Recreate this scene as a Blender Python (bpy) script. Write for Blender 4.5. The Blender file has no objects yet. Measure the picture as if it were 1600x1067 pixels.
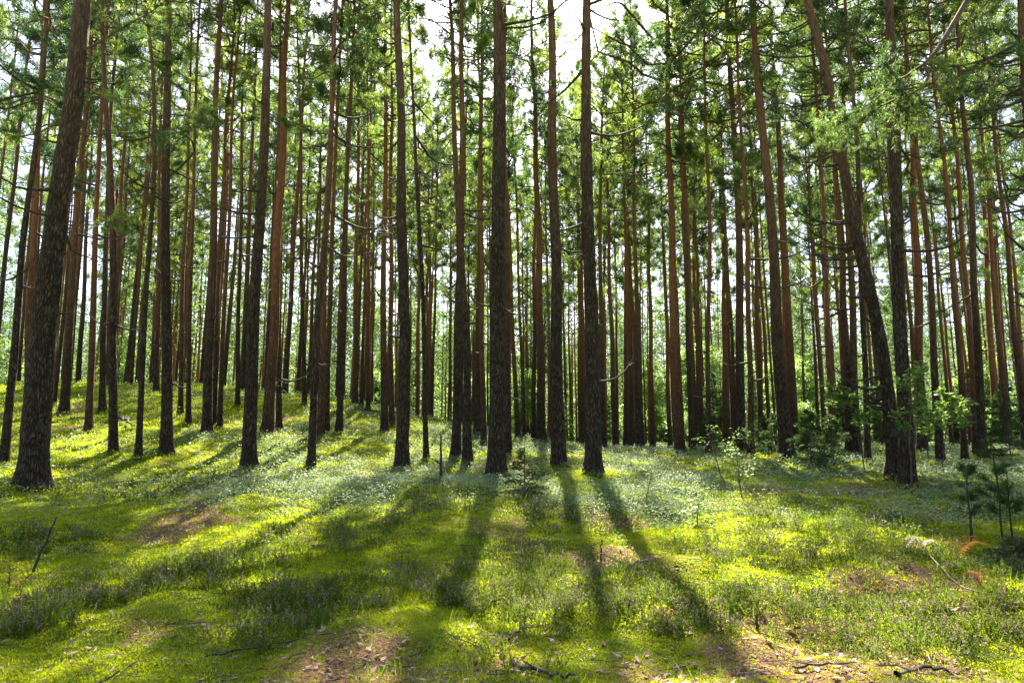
import bpy, math, random
import numpy as np
from mathutils import Vector, Matrix, Quaternion

# ------------------------------------------------------------------ camera, sky, sun, exposure
scene = bpy.context.scene
COL = scene.collection
F = 1067.0                      # focal length in pixels of a 1600 px wide frame (24 mm)
PITCH = math.atan(151.5 / F)
CAMZ = 1.6
cam_d = bpy.data.cameras.new("camera"); cam_d.lens = 36 * F / 1600; cam_d.sensor_width = 36
cam_d.clip_start = 0.05; cam_d.clip_end = 6000
cam = bpy.data.objects.new("camera", cam_d); COL.objects.link(cam)
cam.location = (0, 0, CAMZ); cam.rotation_euler = (math.pi / 2 + PITCH, 0, 0)
scene.camera = cam

SUN_EL, SUN_AZ = math.radians(50), math.radians(1.5)
world = bpy.data.worlds.new("World"); scene.world = world; world.use_nodes = True
nt = world.node_tree
bg = nt.nodes["Background"]
sky = nt.nodes.new("ShaderNodeTexSky"); sky.sky_type = 'NISHITA'; sky.sun_disc = False
sky.sun_elevation = SUN_EL; sky.sun_rotation = SUN_AZ
sky.air_density = 0.8; sky.dust_density = 3.5; sky.ozone_density = 1.0
tint = nt.nodes.new("ShaderNodeMix"); tint.data_type = 'RGBA'; tint.blend_type = 'MULTIPLY'; tint.inputs[0].default_value = 1; tint.inputs[7].default_value = (.94, .98, 1.12, 1)
nt.links.new(sky.outputs[0], tint.inputs[6]); nt.links.new(tint.outputs[2], bg.inputs[0]); bg.inputs[1].default_value = 0.070
sd = Vector((math.sin(SUN_AZ) * math.cos(SUN_EL), math.cos(SUN_AZ) * math.cos(SUN_EL), math.sin(SUN_EL)))
sl = bpy.data.lights.new("sun", 'SUN'); sl.energy = 5.0; sl.angle = math.radians(0.6); sl.color = (1.0, 0.90, 0.74)
so = bpy.data.objects.new("sun", sl); COL.objects.link(so); so.rotation_euler = sd.to_track_quat('Z', 'Y').to_euler()
so.location = (0, 0, 60)
scene.view_settings.view_transform = 'Standard'; scene.view_settings.look = 'None'
scene.view_settings.exposure = 2.65; scene.view_settings.gamma = 1.0
try:
    scene.cycles.max_bounces = 8; scene.cycles.diffuse_bounces = 4; scene.cycles.transmission_bounces = 6
    scene.cycles.transparent_max_bounces = 8; scene.cycles.use_denoising = True
    scene.cycles.sample_clamp_indirect = 6
except Exception:
    pass

# ------------------------------------------------------------------ numeric helpers
def sst(a, b, x):
    t = np.clip((x - a) / (b - a), 0, 1); return t * t * (3 - 2 * t)

def vnoise(x, y, seed=0):
    x = np.asarray(x, float); y = np.asarray(y, float)
    xi = np.floor(x).astype(np.int64); yi = np.floor(y).astype(np.int64)
    fx = x - xi; fy = y - yi; fx = fx * fx * (3 - 2 * fx); fy = fy * fy * (3 - 2 * fy)
    def h(a, b):
        n = (a * 374761393 + b * 668265263 + seed * 974634777) & 0xffffffff
        n = ((n ^ (n >> 13)) * 1274126177) & 0xffffffff
        n = n ^ (n >> 16)
        return (n & 0xffff) / 65535.0
    return (h(xi, yi) * (1 - fx) + h(xi + 1, yi) * fx) * (1 - fy) + (h(xi, yi + 1) * (1 - fx) + h(xi + 1, yi + 1) * fx) * fy

def fbm(x, y, seed=0, o=3):
    s = 0; a = 1; t = 0
    for k in range(o):
        s = s + a * vnoise(x * 2 ** k, y * 2 ** k, seed + k * 17); t += a; a *= 0.5
    return s / t

def terrain(x, y):
    x = np.asarray(x, float); y = np.asarray(y, float)
    r = np.sqrt(x * x + y * y)
    yy = np.maximum(y, 0)
    z = 0.62 * sst(4, 15, yy) + 0.40 * sst(13, 26, yy) + .1 * sst(30, 80, yy)
    ang = x / np.maximum(yy, 6)
    left = sst(0.14, -0.46, ang)
    z = z + left * 3.1 * sst(13, 37, yy) * (1 - 0.25 * sst(60, 160, yy))
    z = z + 0.45 * sst(-0.50, -0.72, ang) * sst(22, 40, yy)
    z = z + 0.55 * np.exp(-(((x + 6.4) / 3.0) ** 2 + ((y - 28) / 3.5) ** 2))
    z = z + 0.3 * np.exp(-(((x + 2.2) / 3.0) ** 2 + ((y - 30) / 4.0) ** 2))
    far = sst(0.5, 6, r)
    z = z + far * (0.42 * (fbm(x * .11, y * .11, 3, 2) - .5) * sst(8, 25, r) + 0.36 * (fbm(x * .45, y * .45, 5, 2) - .5) * (1 - .4 * sst(60, 200, r)))
    return z

def hummock(x, y):
    """small moss cushions on top of the terrain"""
    a = np.clip(fbm(x * 1.7, y * 1.7, 21, 2) - .42, 0, 1)
    return 0.26 * a + 0.035 * (fbm(x * 7, y * 7, 31, 2) - .5)

def ground_z(x, y):
    return terrain(x, y) + hummock(x, y)

def ray(u, v):
    d = Vector(((u - 800) / F, 1.0, 0)); up = (533.5 - v) / F
    c, s = math.cos(PITCH), math.sin(PITCH)
    return Vector(((u - 800) / F, c - up * s, s + up * c))

def at(u, v, dmax=140.0):
    """the place on the ground that shows at pixel u, v of the photograph"""
    d = ray(u, v); t = 2.0
    T = np.arange(2.0, dmax, 0.05)
    g = ground_z(d.x * T, d.y * T) - (CAMZ + d.z * T)
    k = np.argmax(g > 0)
    if g[k] <= 0: k = len(T) - 1
    t = T[k]
    x, y = d.x * t, d.y * t
    return Vector((x, y, float(ground_z(x, y))))

def on_plane(u, v, Y):
    d = ray(u, v); t = Y / d.y
    return Vector((d.x * t, Y, CAMZ + d.z * t))

# ------------------------------------------------------------------ mesh building
class MB:
    def __init__(s): s.V = []; s.Q = []; s.n = 0
    def add(s, V, Fq, m=0):
        V = np.asarray(V, np.float32).reshape(-1, 3); Fq = np.asarray(Fq, np.int64)
        s.V.append(V); s.Q.append((Fq + s.n, m)); s.n += len(V)
    def mesh(s, name, mats, smooth=False):
        V = np.concatenate(s.V)
        me = bpy.data.meshes.new(name)
        me.vertices.add(len(V)); me.vertices.foreach_set("co", V.ravel())
        loops = np.concatenate([q.ravel() for q, _ in s.Q]).astype(np.int32)
        tot = np.concatenate([np.full(len(q), q.shape[1], np.int32) for q, _ in s.Q])
        st = np.concatenate([[0], np.cumsum(tot)[:-1]]).astype(np.int32)
        mi = np.concatenate([np.full(len(q), m, np.int32) for q, m in s.Q])
        me.loops.add(len(loops)); me.loops.foreach_set("vertex_index", loops)
        me.polygons.add(len(tot)); me.polygons.foreach_set("loop_start", st)
        try: me.polygons.foreach_set("loop_total", tot)
        except Exception: pass
        for m in mats: me.materials.append(m)
        me.polygons.foreach_set("material_index", mi)
        sm = np.full(len(tot), smooth) if isinstance(smooth, bool) else np.isin(mi, smooth)
        me.polygons.foreach_set("use_smooth", sm)
        me.update(calc_edges=True); me.validate()
        return me

def nrm(a): return a / np.maximum(np.linalg.norm(a, axis=-1, keepdims=True), 1e-9)

def tube(mb, P, R, sides=8, m=0, bark=0.0, seed=0, cap=True):
    P = np.asarray(P, float); R = np.asarray(R, float); n = len(P)
    T = nrm(np.gradient(P, axis=0))
    ref = np.array([0.0, 1.0, 0.0]) if abs(T[0][1]) < .9 else np.array([1.0, 0, 0])
    A = nrm(np.cross(T, ref)); B = np.cross(T, A)
    th = np.linspace(0, 2 * np.pi, sides, endpoint=False)
    RR = np.repeat(R[:, None], sides, 1)
    if bark:
        hh = np.cumsum(np.r_[0, np.linalg.norm(np.diff(P, axis=0), axis=1)])
        uu = (th[None] * sides / 6.2832 * .9) + 0 * hh[:, None]
        RR = RR * (1 + bark * (fbm(uu, hh[:, None] * 2.2 + 0 * uu, seed, 2) - .5) * 2)
    V = P[:, None] + RR[..., None] * (A[:, None] * np.cos(th)[None, :, None] + B[:, None] * np.sin(th)[None, :, None])
    i = np.arange(n - 1)[:, None] * sides; j = np.arange(sides)[None]; k = (j + 1) % sides
    Q = np.stack([i + j, i + k, i + sides + k, i + sides + j], -1).reshape(-1, 4)
    mb.add(V, Q, m)
    if cap:
        mb.add(V[-1], np.arange(sides)[None], m)

def blades(mb, P, D, L, W, rng, m=0, mid=.5, N=None):
    """diamond leaf / needle for every point P along direction D"""
    P = np.asarray(P, float); n = len(P); D = nrm(np.asarray(D, float))
    if N is None: N = rng.normal(size=(n, 3))
    S = nrm(np.cross(D, N)); L = np.broadcast_to(L, (n,))[:, None]; W = np.broadcast_to(W, (n,))[:, None]
    V = np.stack([P, P + D * L * mid + S * W / 2, P + D * L, P + D * L * mid - S * W / 2], 1)
    mb.add(V, np.arange(n * 4).reshape(n, 4), m)

def rdir(rng, n): return nrm(rng.normal(size=(n, 3)))

# ------------------------------------------------------------------ scene helpers
def link(name, me, parent=None, loc=(0, 0, 0), rot=(0, 0, 0)):
    o = bpy.data.objects.new(name, me); COL.objects.link(o); o.location = loc; o.rotation_euler = rot
    if parent is not None: o.parent = parent
    return o
def tag(o, label=None, cat=None, group=None, kind=None):
    for k, v in (("label", label), ("category", cat), ("group", group), ("kind", kind)):
        if v: o[k] = v
    return o
def empty(name, loc, label, cat, group=None):
    o = bpy.data.objects.new(name, None); COL.objects.link(o); o.location = loc; o.empty_display_size = .3
    return tag(o, label, cat, group)

# ------------------------------------------------------------------ materials
def mat(name):
    m = bpy.data.materials.new(name); m.use_nodes = True
    t = m.node_tree; b = t.nodes["Principled BSDF"]
    return m, t, b, t.nodes["Material Output"]
def N(t, typ, **kw):
    n = t.nodes.new(typ)
    for k, v in kw.items():
        if k.startswith("_"): setattr(n, k[1:], v)
        else: n.inputs[k.replace("_", " ")].default_value = v
    return n
def noise(t, scale, detail=3, coord=None, dist=0, rough=.55):
    n = N(t, "ShaderNodeTexNoise", Scale=scale, Detail=detail, Roughness=rough, Distortion=dist)
    if coord is not None: t.links.new(coord, n.inputs["Vector"])
    return n
def ramp(t, fac, stops, interp='LINEAR'):
    r = t.nodes.new("ShaderNodeValToRGB"); t.links.new(fac, r.inputs[0]); r.color_ramp.interpolation = interp
    e = r.color_ramp.elements
    while len(e) < len(stops): e.new(0.5)
    for k, (p, c) in enumerate(stops):
        e[k].position = p; e[k].color = (*c, 1) if len(c) == 3 else c
    return r
def mixc(t, f, a, b, mode='MIX'):
    n = t.nodes.new("ShaderNodeMix"); n.data_type = 'RGBA'; n.blend_type = mode
    for s, v in ((0, f), (6, a), (7, b)):
        if hasattr(v, "is_linked") or hasattr(v, "links"): t.links.new(v, n.inputs[s])
        elif s == 0: n.inputs[0].default_value = v
        else: n.inputs[s].default_value = (*v, 1)
    return n.outputs[2]
def math_(t, op, a, b=0.0, c=None):
    n = t.nodes.new("ShaderNodeMath"); n.operation = op
    for i, v in enumerate((a, b) if c is None else (a, b, c)):
        if isinstance(v, (int, float)): n.inputs[i].default_value = v
        else: t.links.new(v, n.inputs[i])
    return n.outputs[0]

def leaf_mat(name, c1, c2, tr1, tr2, tw=.5, rough=.5, spec=.3, nscale=1.2, rnd=0.0, c3=None, isl=.45, lo=.12):
    """thin leaf: a glossy diffuse face mixed with light passing through"""
    m, t, b, out = mat(name)
    geo = t.nodes.new("ShaderNodeNewGeometry"); oi = t.nodes.new("ShaderNodeObjectInfo")
    tc = t.nodes.new("ShaderNodeTexCoord")
    nz = noise(t, nscale, 2, tc.outputs["Object"])
    f = math_(t, 'ADD', math_(t, 'MULTIPLY', geo.outputs["Random Per Island"], isl), math_(t, 'MULTIPLY', nz.outputs[0], .9))
    f = math_(t, 'ADD', f, math_(t, 'MULTIPLY', oi.outputs["Random"], rnd))
    f = math_(t, 'SUBTRACT', f, isl / 2 - .025 + rnd / 2)
    st = [(lo, c1), (.88, c2)] + ([(1.0, c3)] if c3 else [])
    st2 = [(lo, tr1), (.88, tr2)] + ([(1.0, c3)] if c3 else [])
    r1 = ramp(t, f, st); r2 = ramp(t, f, st2)
    t.links.new(r1.outputs[0], b.inputs["Base Color"])
    b.inputs["Roughness"].default_value = rough; b.inputs["Specular IOR Level"].default_value = spec
    tr = t.nodes.new("ShaderNodeBsdfTranslucent"); t.links.new(r2.outputs[0], tr.inputs[0])
    mx = t.nodes.new("ShaderNodeMixShader"); mx.inputs[0].default_value = tw
    t.links.new(b.outputs[0], mx.inputs[1]); t.links.new(tr.outputs[0], mx.inputs[2]); t.links.new(mx.outputs[0], out.inputs[0])
    return m

def bark_mat(name="pine_bark", orange_h=4.2, far=False, old=0.0):
    m, t, b, out = mat(name)
    tc = t.nodes.new("ShaderNodeTexCoord"); oi = t.nodes.new("ShaderNodeObjectInfo")
    sep = t.nodes.new("ShaderNodeSeparateXYZ"); t.links.new(tc.outputs["Object"], sep.inputs[0])
    mp = t.nodes.new("ShaderNodeMapping"); mp.inputs["Scale"].default_value = (1, 1, .22); t.links.new(tc.outputs["Object"], mp.inputs[0])
    big = noise(t, .8, 2, tc.outputs["Object"])
    h = math_(t, 'ADD', sep.outputs[2], math_(t, 'MULTIPLY', math_(t, 'SUBTRACT', big.outputs[0], .5), 4.0))
    h = math_(t, 'ADD', h, math_(t, 'MULTIPLY', math_(t, 'SUBTRACT', oi.outputs["Random"], .5), 4.0))
    f = N(t, "ShaderNodeMapRange"); t.links.new(h, f.inputs[0]); f.inputs[1].default_value = orange_h - 3.5; f.inputs[2].default_value = orange_h + 3.5
    v = N(t, "ShaderNodeTexVoronoi", Scale=24.0, _feature='DISTANCE_TO_EDGE')
    wn = noise(t, 7, 3, mp.outputs[0]); vm = t.nodes.new("ShaderNodeVectorMath"); vm.operation = 'MULTIPLY_ADD'
    t.links.new(wn.outputs["Color"], vm.inputs[0]); vm.inputs[1].default_value = (.16, .16, .10); t.links.new(mp.outputs[0], vm.inputs[2]); t.links.new(vm.outputs[0], v.inputs["Vector"])
    n1 = noise(t, 24, 4, mp.outputs[0], rough=.65)
    vd = ramp(t, v.outputs[0], [(0.0, (0, 0, 0)), (.24, (1, 1, 1))])
    plates = ramp(t, n1.outputs[0], [(0.3, (.045, .027, .017)), (.5, (.11, .066, .040)), (.72, (.20, .135, .085))])
    low = mixc(t, vd.outputs[0], (.026, .019, .014), plates.outputs[0])
    lich = noise(t, 5, 3, tc.outputs["Object"])
    lf = ramp(t, lich.outputs[0], [(.55, (0, 0, 0)), (.68, (.55, .55, .55))])
    low = mixc(t, lf.outputs[0], low, (.12, .135, .075))
    up = ramp(t, n1.outputs[0], [(0.3, (.14, .052, .024)), (.55, (.30, .12, .055)), (.75, (.42, .22, .12))])
    dull = ramp(t, n1.outputs[0], [(0.3, (.09, .048, .032)), (.55, (.21, .115, .075)), (.75, (.33, .21, .15))])
    blot = noise(t, 2.6, 3, mp.outputs[0])
    og = math_(t, 'ADD', math_(t, 'MULTIPLY', blot.outputs[0], 1.3), math_(t, 'MULTIPLY', oi.outputs["Random"], 1.1))
    ogr = N(t, "ShaderNodeMapRange"); t.links.new(og, ogr.inputs[0]); ogr.inputs[1].default_value = .75 + old * .5; ogr.inputs[2].default_value = 1.45 + old * .5
    up = type("o", (), {"outputs": [mixc(t, ogr.outputs[0], dull.outputs[0], up.outputs[0])]})
    upd = mixc(t, math_(t, 'MULTIPLY', math_(t, 'SUBTRACT', 1.0, vd.outputs[0]), .35), up.outputs[0], (.08, .035, .02))
    colr = mixc(t, f.outputs[0], low, upd)
    t.links.new(colr, b.inputs["Base Color"]); b.inputs["Roughness"].default_value = .88; b.inputs["Specular IOR Level"].default_value = .25
    if not far:
        bp = N(t, "ShaderNodeBump", Strength=1.0, Distance=.06)
        hh = math_(t, 'ADD', math_(t, 'MULTIPLY', vd.outputs[0], .7), math_(t, 'MULTIPLY', n1.outputs[0], .6))
        hh = math_(t, 'MULTIPLY', hh, math_(t, 'SUBTRACT', 1.15, f.outputs[0]))
        t.links.new(hh, bp.inputs["Height"]); t.links.new(bp.outputs[0], b.inputs["Normal"])
    return m

def simple_mat(name, c1, c2, scale=8, rough=.8, spec=.3):
    m, t, b, out = mat(name)
    tc = t.nodes.new("ShaderNodeTexCoord"); nz = noise(t, scale, 4, tc.outputs["Object"])
    r = ramp(t, nz.outputs[0], [(.3, c1), (.7, c2)]); t.links.new(r.outputs[0], b.inputs["Base Color"])
    b.inputs["Roughness"].default_value = rough; b.inputs["Specular IOR Level"].default_value = spec
    bp = N(t, "ShaderNodeBump", Strength=.5, Distance=.01); t.links.new(nz.outputs[0], bp.inputs["Height"]); t.links.new(bp.outputs[0], b.inputs["Normal"])
    return m

M_bark = bark_mat()
M_bark_old = bark_mat("old_pine_bark", 7.5, False, 1.0)
M_bark_far = bark_mat("distant_pine_bark", 5.0, True)
M_twig = simple_mat("dead_twig", (.030, .024, .020), (.075, .062, .052), 12)
M_limb = simple_mat("pine_limb", (.07, .045, .03), (.17, .10, .06), 9)
M_needle = leaf_mat("pine_needles", (.018, .050, .026), (.08, .14, .04), (.055, .14, .040), (.46, .62, .08), .56, .45, .35, .9, .55, lo=.30)
M_far = leaf_mat("far_foliage", (.025, .055, .028), (.07, .12, .035), (.06, .13, .04), (.26, .38, .06), .48, .5, .2, .15, lo=.3)
M_spruce = leaf_mat("spruce_needles", (.018, .045, .016), (.05, .10, .025), (.04, .10, .02), (.14, .26, .04), .40, .5, .3, 1.0, .2)
M_broad = leaf_mat("broad_leaves", (.05, .11, .025), (.11, .20, .04), (.18, .34, .05), (.38, .56, .10), .55, .4, .4, 1.5, .2)
M_bil = leaf_mat("bilberry_leaves", (.09, .15, .08), (.26, .34, .20), (.20, .30, .10), (.42, .54, .24), .38, .60, .35, .5)  # gleam of sun on the leaves is put into this pale colour
M_moss = leaf_mat("moss_tips", (.13, .20, .008), (.37, .42, .014), (.28, .40, .006), (.70, .74, .02), .48, .75, .04, .9, isl=.18)
M_heather = leaf_mat("heather_sprigs", (.030, .052, .010), (.085, .125, .020), (.07, .13, .010), (.26, .36, .03), .45, .7, .06, 1.4)
M_hflower = leaf_mat("heather_flowers", (.16, .10, .11), (.30, .21, .22), (.24, .15, .16), (.42, .32, .33), .4, .7, .1, 2)
M_grass = leaf_mat("grass_blades", (.08, .15, .010), (.18, .27, .02), (.18, .38, .02), (.42, .60, .04), .5, .55, .12, 1.1)
M_litter = leaf_mat("fallen_leaves", (.16, .09, .055), (.42, .29, .22), (.20, .10, .05), (.45, .28, .17), .22, .6, .3, 3)
M_fern_y = leaf_mat("yellow_fern", (.45, .24, .01), (.60, .38, .02), (.7, .40, .01), (.9, .6, .03), .5, .5, .3)
M_fern_w = leaf_mat("bleached_fern", (.42, .36, .24), (.6, .55, .42), (.5, .45, .3), (.7, .65, .5), .4, .5, .3)
M_fern_r = leaf_mat("rusty_fern", (.30, .10, .03), (.45, .18, .06), (.5, .16, .04), (.7, .3, .1), .4, .5, .3)
M_red = leaf_mat("red_leaves", (.40, .08, .05), (.5, .16, .10), (.7, .14, .08), (.8, .25, .15), .5, .5, .3)

# ------------------------------------------------------------------ ground
def lit_mask(x, y):
    s = 0
    for (u, v, rr, a) in LITTER:
        p = u; s = np.maximum(s, a * np.exp(-(((x - u) / rr) ** 2 + ((y - v) / (rr * 1.1)) ** 2)))
    n = fbm(x * .9, y * .9, 51, 3)
    s = s * (.45 + 1.1 * n) + +.45 * sst(.66, .78, fbm(x * .5, y * .5, 61, 3))
    return np.clip(s, 0, 1)
_l = [(760, 1052, .6, .6), (1000, 1052, .5, .5), (1290, 1040, 1.0, 1), (560, 1055, .7, .7), (290, 822, .5, .5), (600, 812, .6, .5), (960, 815, .7, .8), (1180, 770, 1.2, .6), (230, 1000, .4, .5), (1010, 890, .7, .6), (1390, 930, .8, .6)]
LITTER = []
for (u, v, rr, a) in _l:
    d = ray(u, v); T = np.arange(2, 60, .05); g = terrain(d.x * T, d.y * T) - (CAMZ + d.z * T); k = int(np.argmax(g > 0)); LITTER.append((d.x * T[k], d.y * T[k], rr, a))
def bil_mask(x, y):
    a = x / np.maximum(y, 3)
    d = sst(9.5, 12.0, y + 3 * (fbm(x * .35, y * .35, 71, 2) - .5)) * (1 - sst(30, 44, y) * sst(0.0, -.2, a) * .4)
    side = sst(-.52, -.30, a + .25 * (fbm(x * .3, y * .3, 73, 2) - .5))
    n = sst(.36, .56, fbm(x * .8, y * .55, 77, 3))
    return np.clip(d * (.25 + .75 * side) * (.25 + .75 * n), 0, 1)
HEATH = []
for (u, v, rr, a) in [(520, 940, .8, 1), (630, 915, .8, 1), (440, 985, .6, .8), (900, 925, .9, 1), (955, 960, .6, 1), (800, 880, .8, .8), (250, 905, .8, .8), (150, 940, .6, .7),
                      (420, 870, .8, .8), (540, 850, .9, .9), (1260, 950, .7, .9), (1180, 880, .9, .8), (1390, 905, .8, .7), (1480, 960, .7, .8), (120, 770, 1.2, .9), (230, 770, 1.3, .9),
                      (320, 745, 1.3, .8), (1120, 850, .8, .6), (1290, 820, 1.2, .7), (1560, 900, .8, .8), (60, 860, .8, .8), (700, 800, 1.0, .6), (880, 800, .9, .9), (30, 1000, .5, .6), (1350, 975, .6, .7), (740, 960, .5, .5)]:
    d = ray(u, v); T = np.arange(2, 60, .05); g = terrain(d.x * T, d.y * T) - (CAMZ + d.z * T); k = int(np.argmax(g > 0)); HEATH.append((d.x * T[k], d.y * T[k], rr, a))
def heath_mask(x, y):
    s = 0
    for (a_, b_, rr, a) in HEATH:
        s = np.maximum(s, a * np.exp(-(((x - a_) / rr) ** 2 + ((y - b_) / rr) ** 2) * .9))
    s = s * (.4 + 1.2 * fbm(x * 2.2, y * 2.2, 81, 2)) + .35 * sst(.55, .7, fbm(x * .7, y * .7, 83, 3))
    return np.clip(s, 0, 1)

# one sheet: fine in front of the camera, coarse behind, out to the horizon
ang = np.concatenate([np.linspace(-44, 44, 860), np.linspace(44, 316, 150)[1:-1]]) * math.pi / 180
rad = [0.0, .8, 1.6, 2.4, 3.0]
while rad[-1] < 60: rad.append(rad[-1] * 1.0065)
while rad[-1] < 3000: rad.append(rad[-1] * 1.06)
rad = np.array(rad); na, nr = len(ang), len(rad)
RA, AA = np.meshgrid(rad, ang, indexing='ij')
GX = RA * np.sin(AA); GY = RA * np.cos(AA)
GZ = terrain(GX, GY) + hummock(GX, GY) * (1 - sst(40, 90, RA))
mb = MB()
i = np.arange(nr - 1)[:, None] * na; j = np.arange(na)[None]; k = (j + 1) % na
Q = np.stack([i + j, i + na + j, i + na + k, i + k], -1).reshape(-1, 4)
mb.add(np.stack([GX, GY, GZ], -1), Q[:, ::-1])

m, t, b, out = mat("forest_floor")
tc = t.nodes.new("ShaderNodeTexCoord"); P = tc.outputs["Object"]
at1 = t.nodes.new("ShaderNodeAttribute"); at1.attribute_name = "cover"
sp = t.nodes.new("ShaderNodeSeparateColor"); t.links.new(at1.outputs["Color"], sp.inputs[0])
n_big = noise(t, .55, 3, P); n_mid = noise(t, 3.2, 4, P); n_fine = noise(t, 42, 4, P, rough=.7); n_vf = noise(t, 140, 3, P, rough=.7)
mossc = ramp(t, n_mid.outputs[0], [(.25, (.06, .09, .005)), (.5, (.20, .235, .008)), (.72, (.38, .38, .013))])
mossg = mixc(t, ramp(t, n_big.outputs[0], [(.40, (0, 0, 0)), (.65, (.6, .6, .6))]).outputs[0], mossc.outputs[0], (.06, .12, .018))
litc = ramp(t, n_fine.outputs[0], [(.3, (.06, .032, .016)), (.5, (.21, .12, .06)), (.68, (.42, .28, .17))])
bilc = ramp(t, n_fine.outputs[0], [(.3, (.02, .045, .012)), (.7, (.09, .15, .045))])
c = mixc(t, math_(t, 'MULTIPLY', sp.outputs[1], .8), mossg, bilc.outputs[0])
lf = math_(t, 'MULTIPLY', sp.outputs[0], math_(t, 'ADD', .35, n_fine.outputs[0]))
lfr = ramp(t, math_(t, 'ADD', lf, math_(t, 'MULTIPLY', math_(t, 'SUBTRACT', n_mid.outputs[0], .5), .5)), [(.30, (0, 0, 0)), (.45, (1, 1, 1))])
c = mixc(t, lfr.outputs[0], c, litc.outputs[0])
c = mixc(t, math_(t, 'MULTIPLY', sp.outputs[2], .7), c, (.035, .045, .015))
dk = ramp(t, n_vf.outputs[0], [(.3, (.55, .55, .55)), (.6, (1.15, 1.15, 1.15))])
c = mixc(t, 1.0, c, dk.outputs[0], 'MULTIPLY')
t.links.new(c, b.inputs["Base Color"]); b.inputs["Roughness"].default_value = .95; b.inputs["Specular IOR Level"].default_value = .1
bp = N(t, "ShaderNodeBump", Strength=.9, Distance=.03)
t.links.new(math_(t, 'ADD', n_fine.outputs[0], math_(t, 'MULTIPLY', n_vf.outputs[0], .4)), bp.inputs["Height"]); t.links.new(bp.outputs[0], b.inputs["Normal"])
M_floor = m
me = mb.mesh("forest_ground", [M_floor], True)
ca = me.color_attributes.new("cover", 'FLOAT_COLOR', 'POINT')
cv = np.ones((nr * na, 4), np.float32)
cv[:, 0] = lit_mask(GX, GY).ravel(); cv[:, 1] = bil_mask(GX, GY).ravel(); cv[:, 2] = heath_mask(GX, GY).ravel()
ca.data.foreach_set("color", cv.ravel())
tag(link("ground", me), "mossy rolling forest floor", None, None, "structure")

# ------------------------------------------------------------------ pine pieces
def crown_mesh(seed, Hc=9.5, R=2.1, limbs=44, twigs=6, tufts=4, needles=12, nl=.17, nw=.022, sub=0):
    """pine crown round the trunk's top: bent limbs, side twigs, needle tufts; origin at the crown's foot"""
    rng = np.random.default_rng(seed); mb = MB(); TP = []; TD = []
    az = rng.uniform(0, 6.28); gap_az = rng.uniform(0, 6.28)
    for i in range(limbs):
        t_ = (i + rng.uniform(-.6, .6)) / limbs; t_ = min(max(t_, 0), 1)
        z = Hc * (t_ ** .85) * .97
        az += 2.4 + rng.normal(0, .5)
        prof = (.55 + .45 * min(t_ / .3, 1)) * (1 - max(t_ - .45, 0) / .62) ** .8
        L = R * prof * rng.uniform(.55, 1.15)
        if abs(math.remainder(az - gap_az - t_ * 5, 6.28)) < .5: L *= .55
        if t_ < .22 and rng.random() < .35: continue
        el = math.radians(rng.uniform(-8, 22) + 45 * t_ ** 1.6)
        d0 = np.array([math.cos(az) * math.cos(el), math.sin(az) * math.cos(el), math.sin(el)])
        n = 6; s = np.linspace(0, 1, n)
        kink = rng.normal(0, .10 * L, (n, 3)) * s[:, None] ** .7; kink[0] = 0
        P = np.array([0, 0, z]) + d0 * (L * s)[:, None] + kink
        P[:, 2] += L * (.18 * s ** 2.5 - .10 * s * (1 - t_))
        tube(mb, P, (.012 + .020 * L / R) * (1 - .8 * s) + .004, 5, 1, cap=False)
        bare = rng.choice([0, .15, .3, .75], p=[.4, .25, .2, .15])
        for q in range(twigs + 2):
            if rng.random() < bare: continue
            ss = rng.uniform(.45, 1.0) if t_ < .6 else rng.uniform(.25, 1); b0 = np.array([np.interp(ss, s, P[:, a]) for a in range(3)])
            lat = nrm(np.cross(d0, [0, 0, 1]) * rng.choice([-1, 1]) * rng.uniform(.3, 1.2) + d0 * rng.uniform(.3, 1.0) + np.array([0, 0, rng.uniform(-.1, .45)]))
            tl = L * rng.uniform(.16, .42) * (1.2 - .5 * ss)
            tp = b0 + lat * tl * np.linspace(0, 1, 3)[:, None]; tp[1:] += rng.normal(0, .03, (2, 3))
            tube(mb, tp, [.010, .007, .004], 3, 1, cap=False)
            for w in range(tufts):
                u = rng.uniform(.25, 1.05); TP.append(b0 + lat * tl * u + rng.normal(0, .06, 3)); TD.append(lat + np.array([0, 0, .25]))
    for w in range(14):   # leader
        TP.append(np.array([rng.normal(0, .15), rng.normal(0, .15), Hc * rng.uniform(.9, 1.03)])); TD.append(np.array([0, 0, 1.0]))
    TP = np.array(TP); TD = nrm(np.array(TD)); n = len(TP)
    P = np.repeat(TP, needles, 0); D = np.repeat(TD, needles, 0); k = len(P)
    P = P + D * rng.uniform(-.12, .12, (k, 1)) + rng.normal(0, .02, (k, 3))
    D = nrm(D * .55 + rdir(rng, k) * .85)
    blades(mb, P, D, rng.uniform(.7, 1.15, k) * nl, nw * rng.uniform(.7, 1.3, k), rng, 0, .55)
    return mb

CROWNS = [crown_mesh(100 + i, 9.5, 2.55 + .3 * (i % 3), 44, 6, 5, 15, .17, .021).mesh("pine_crown", [M_needle, M_limb], False) for i in range(9)]

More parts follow.
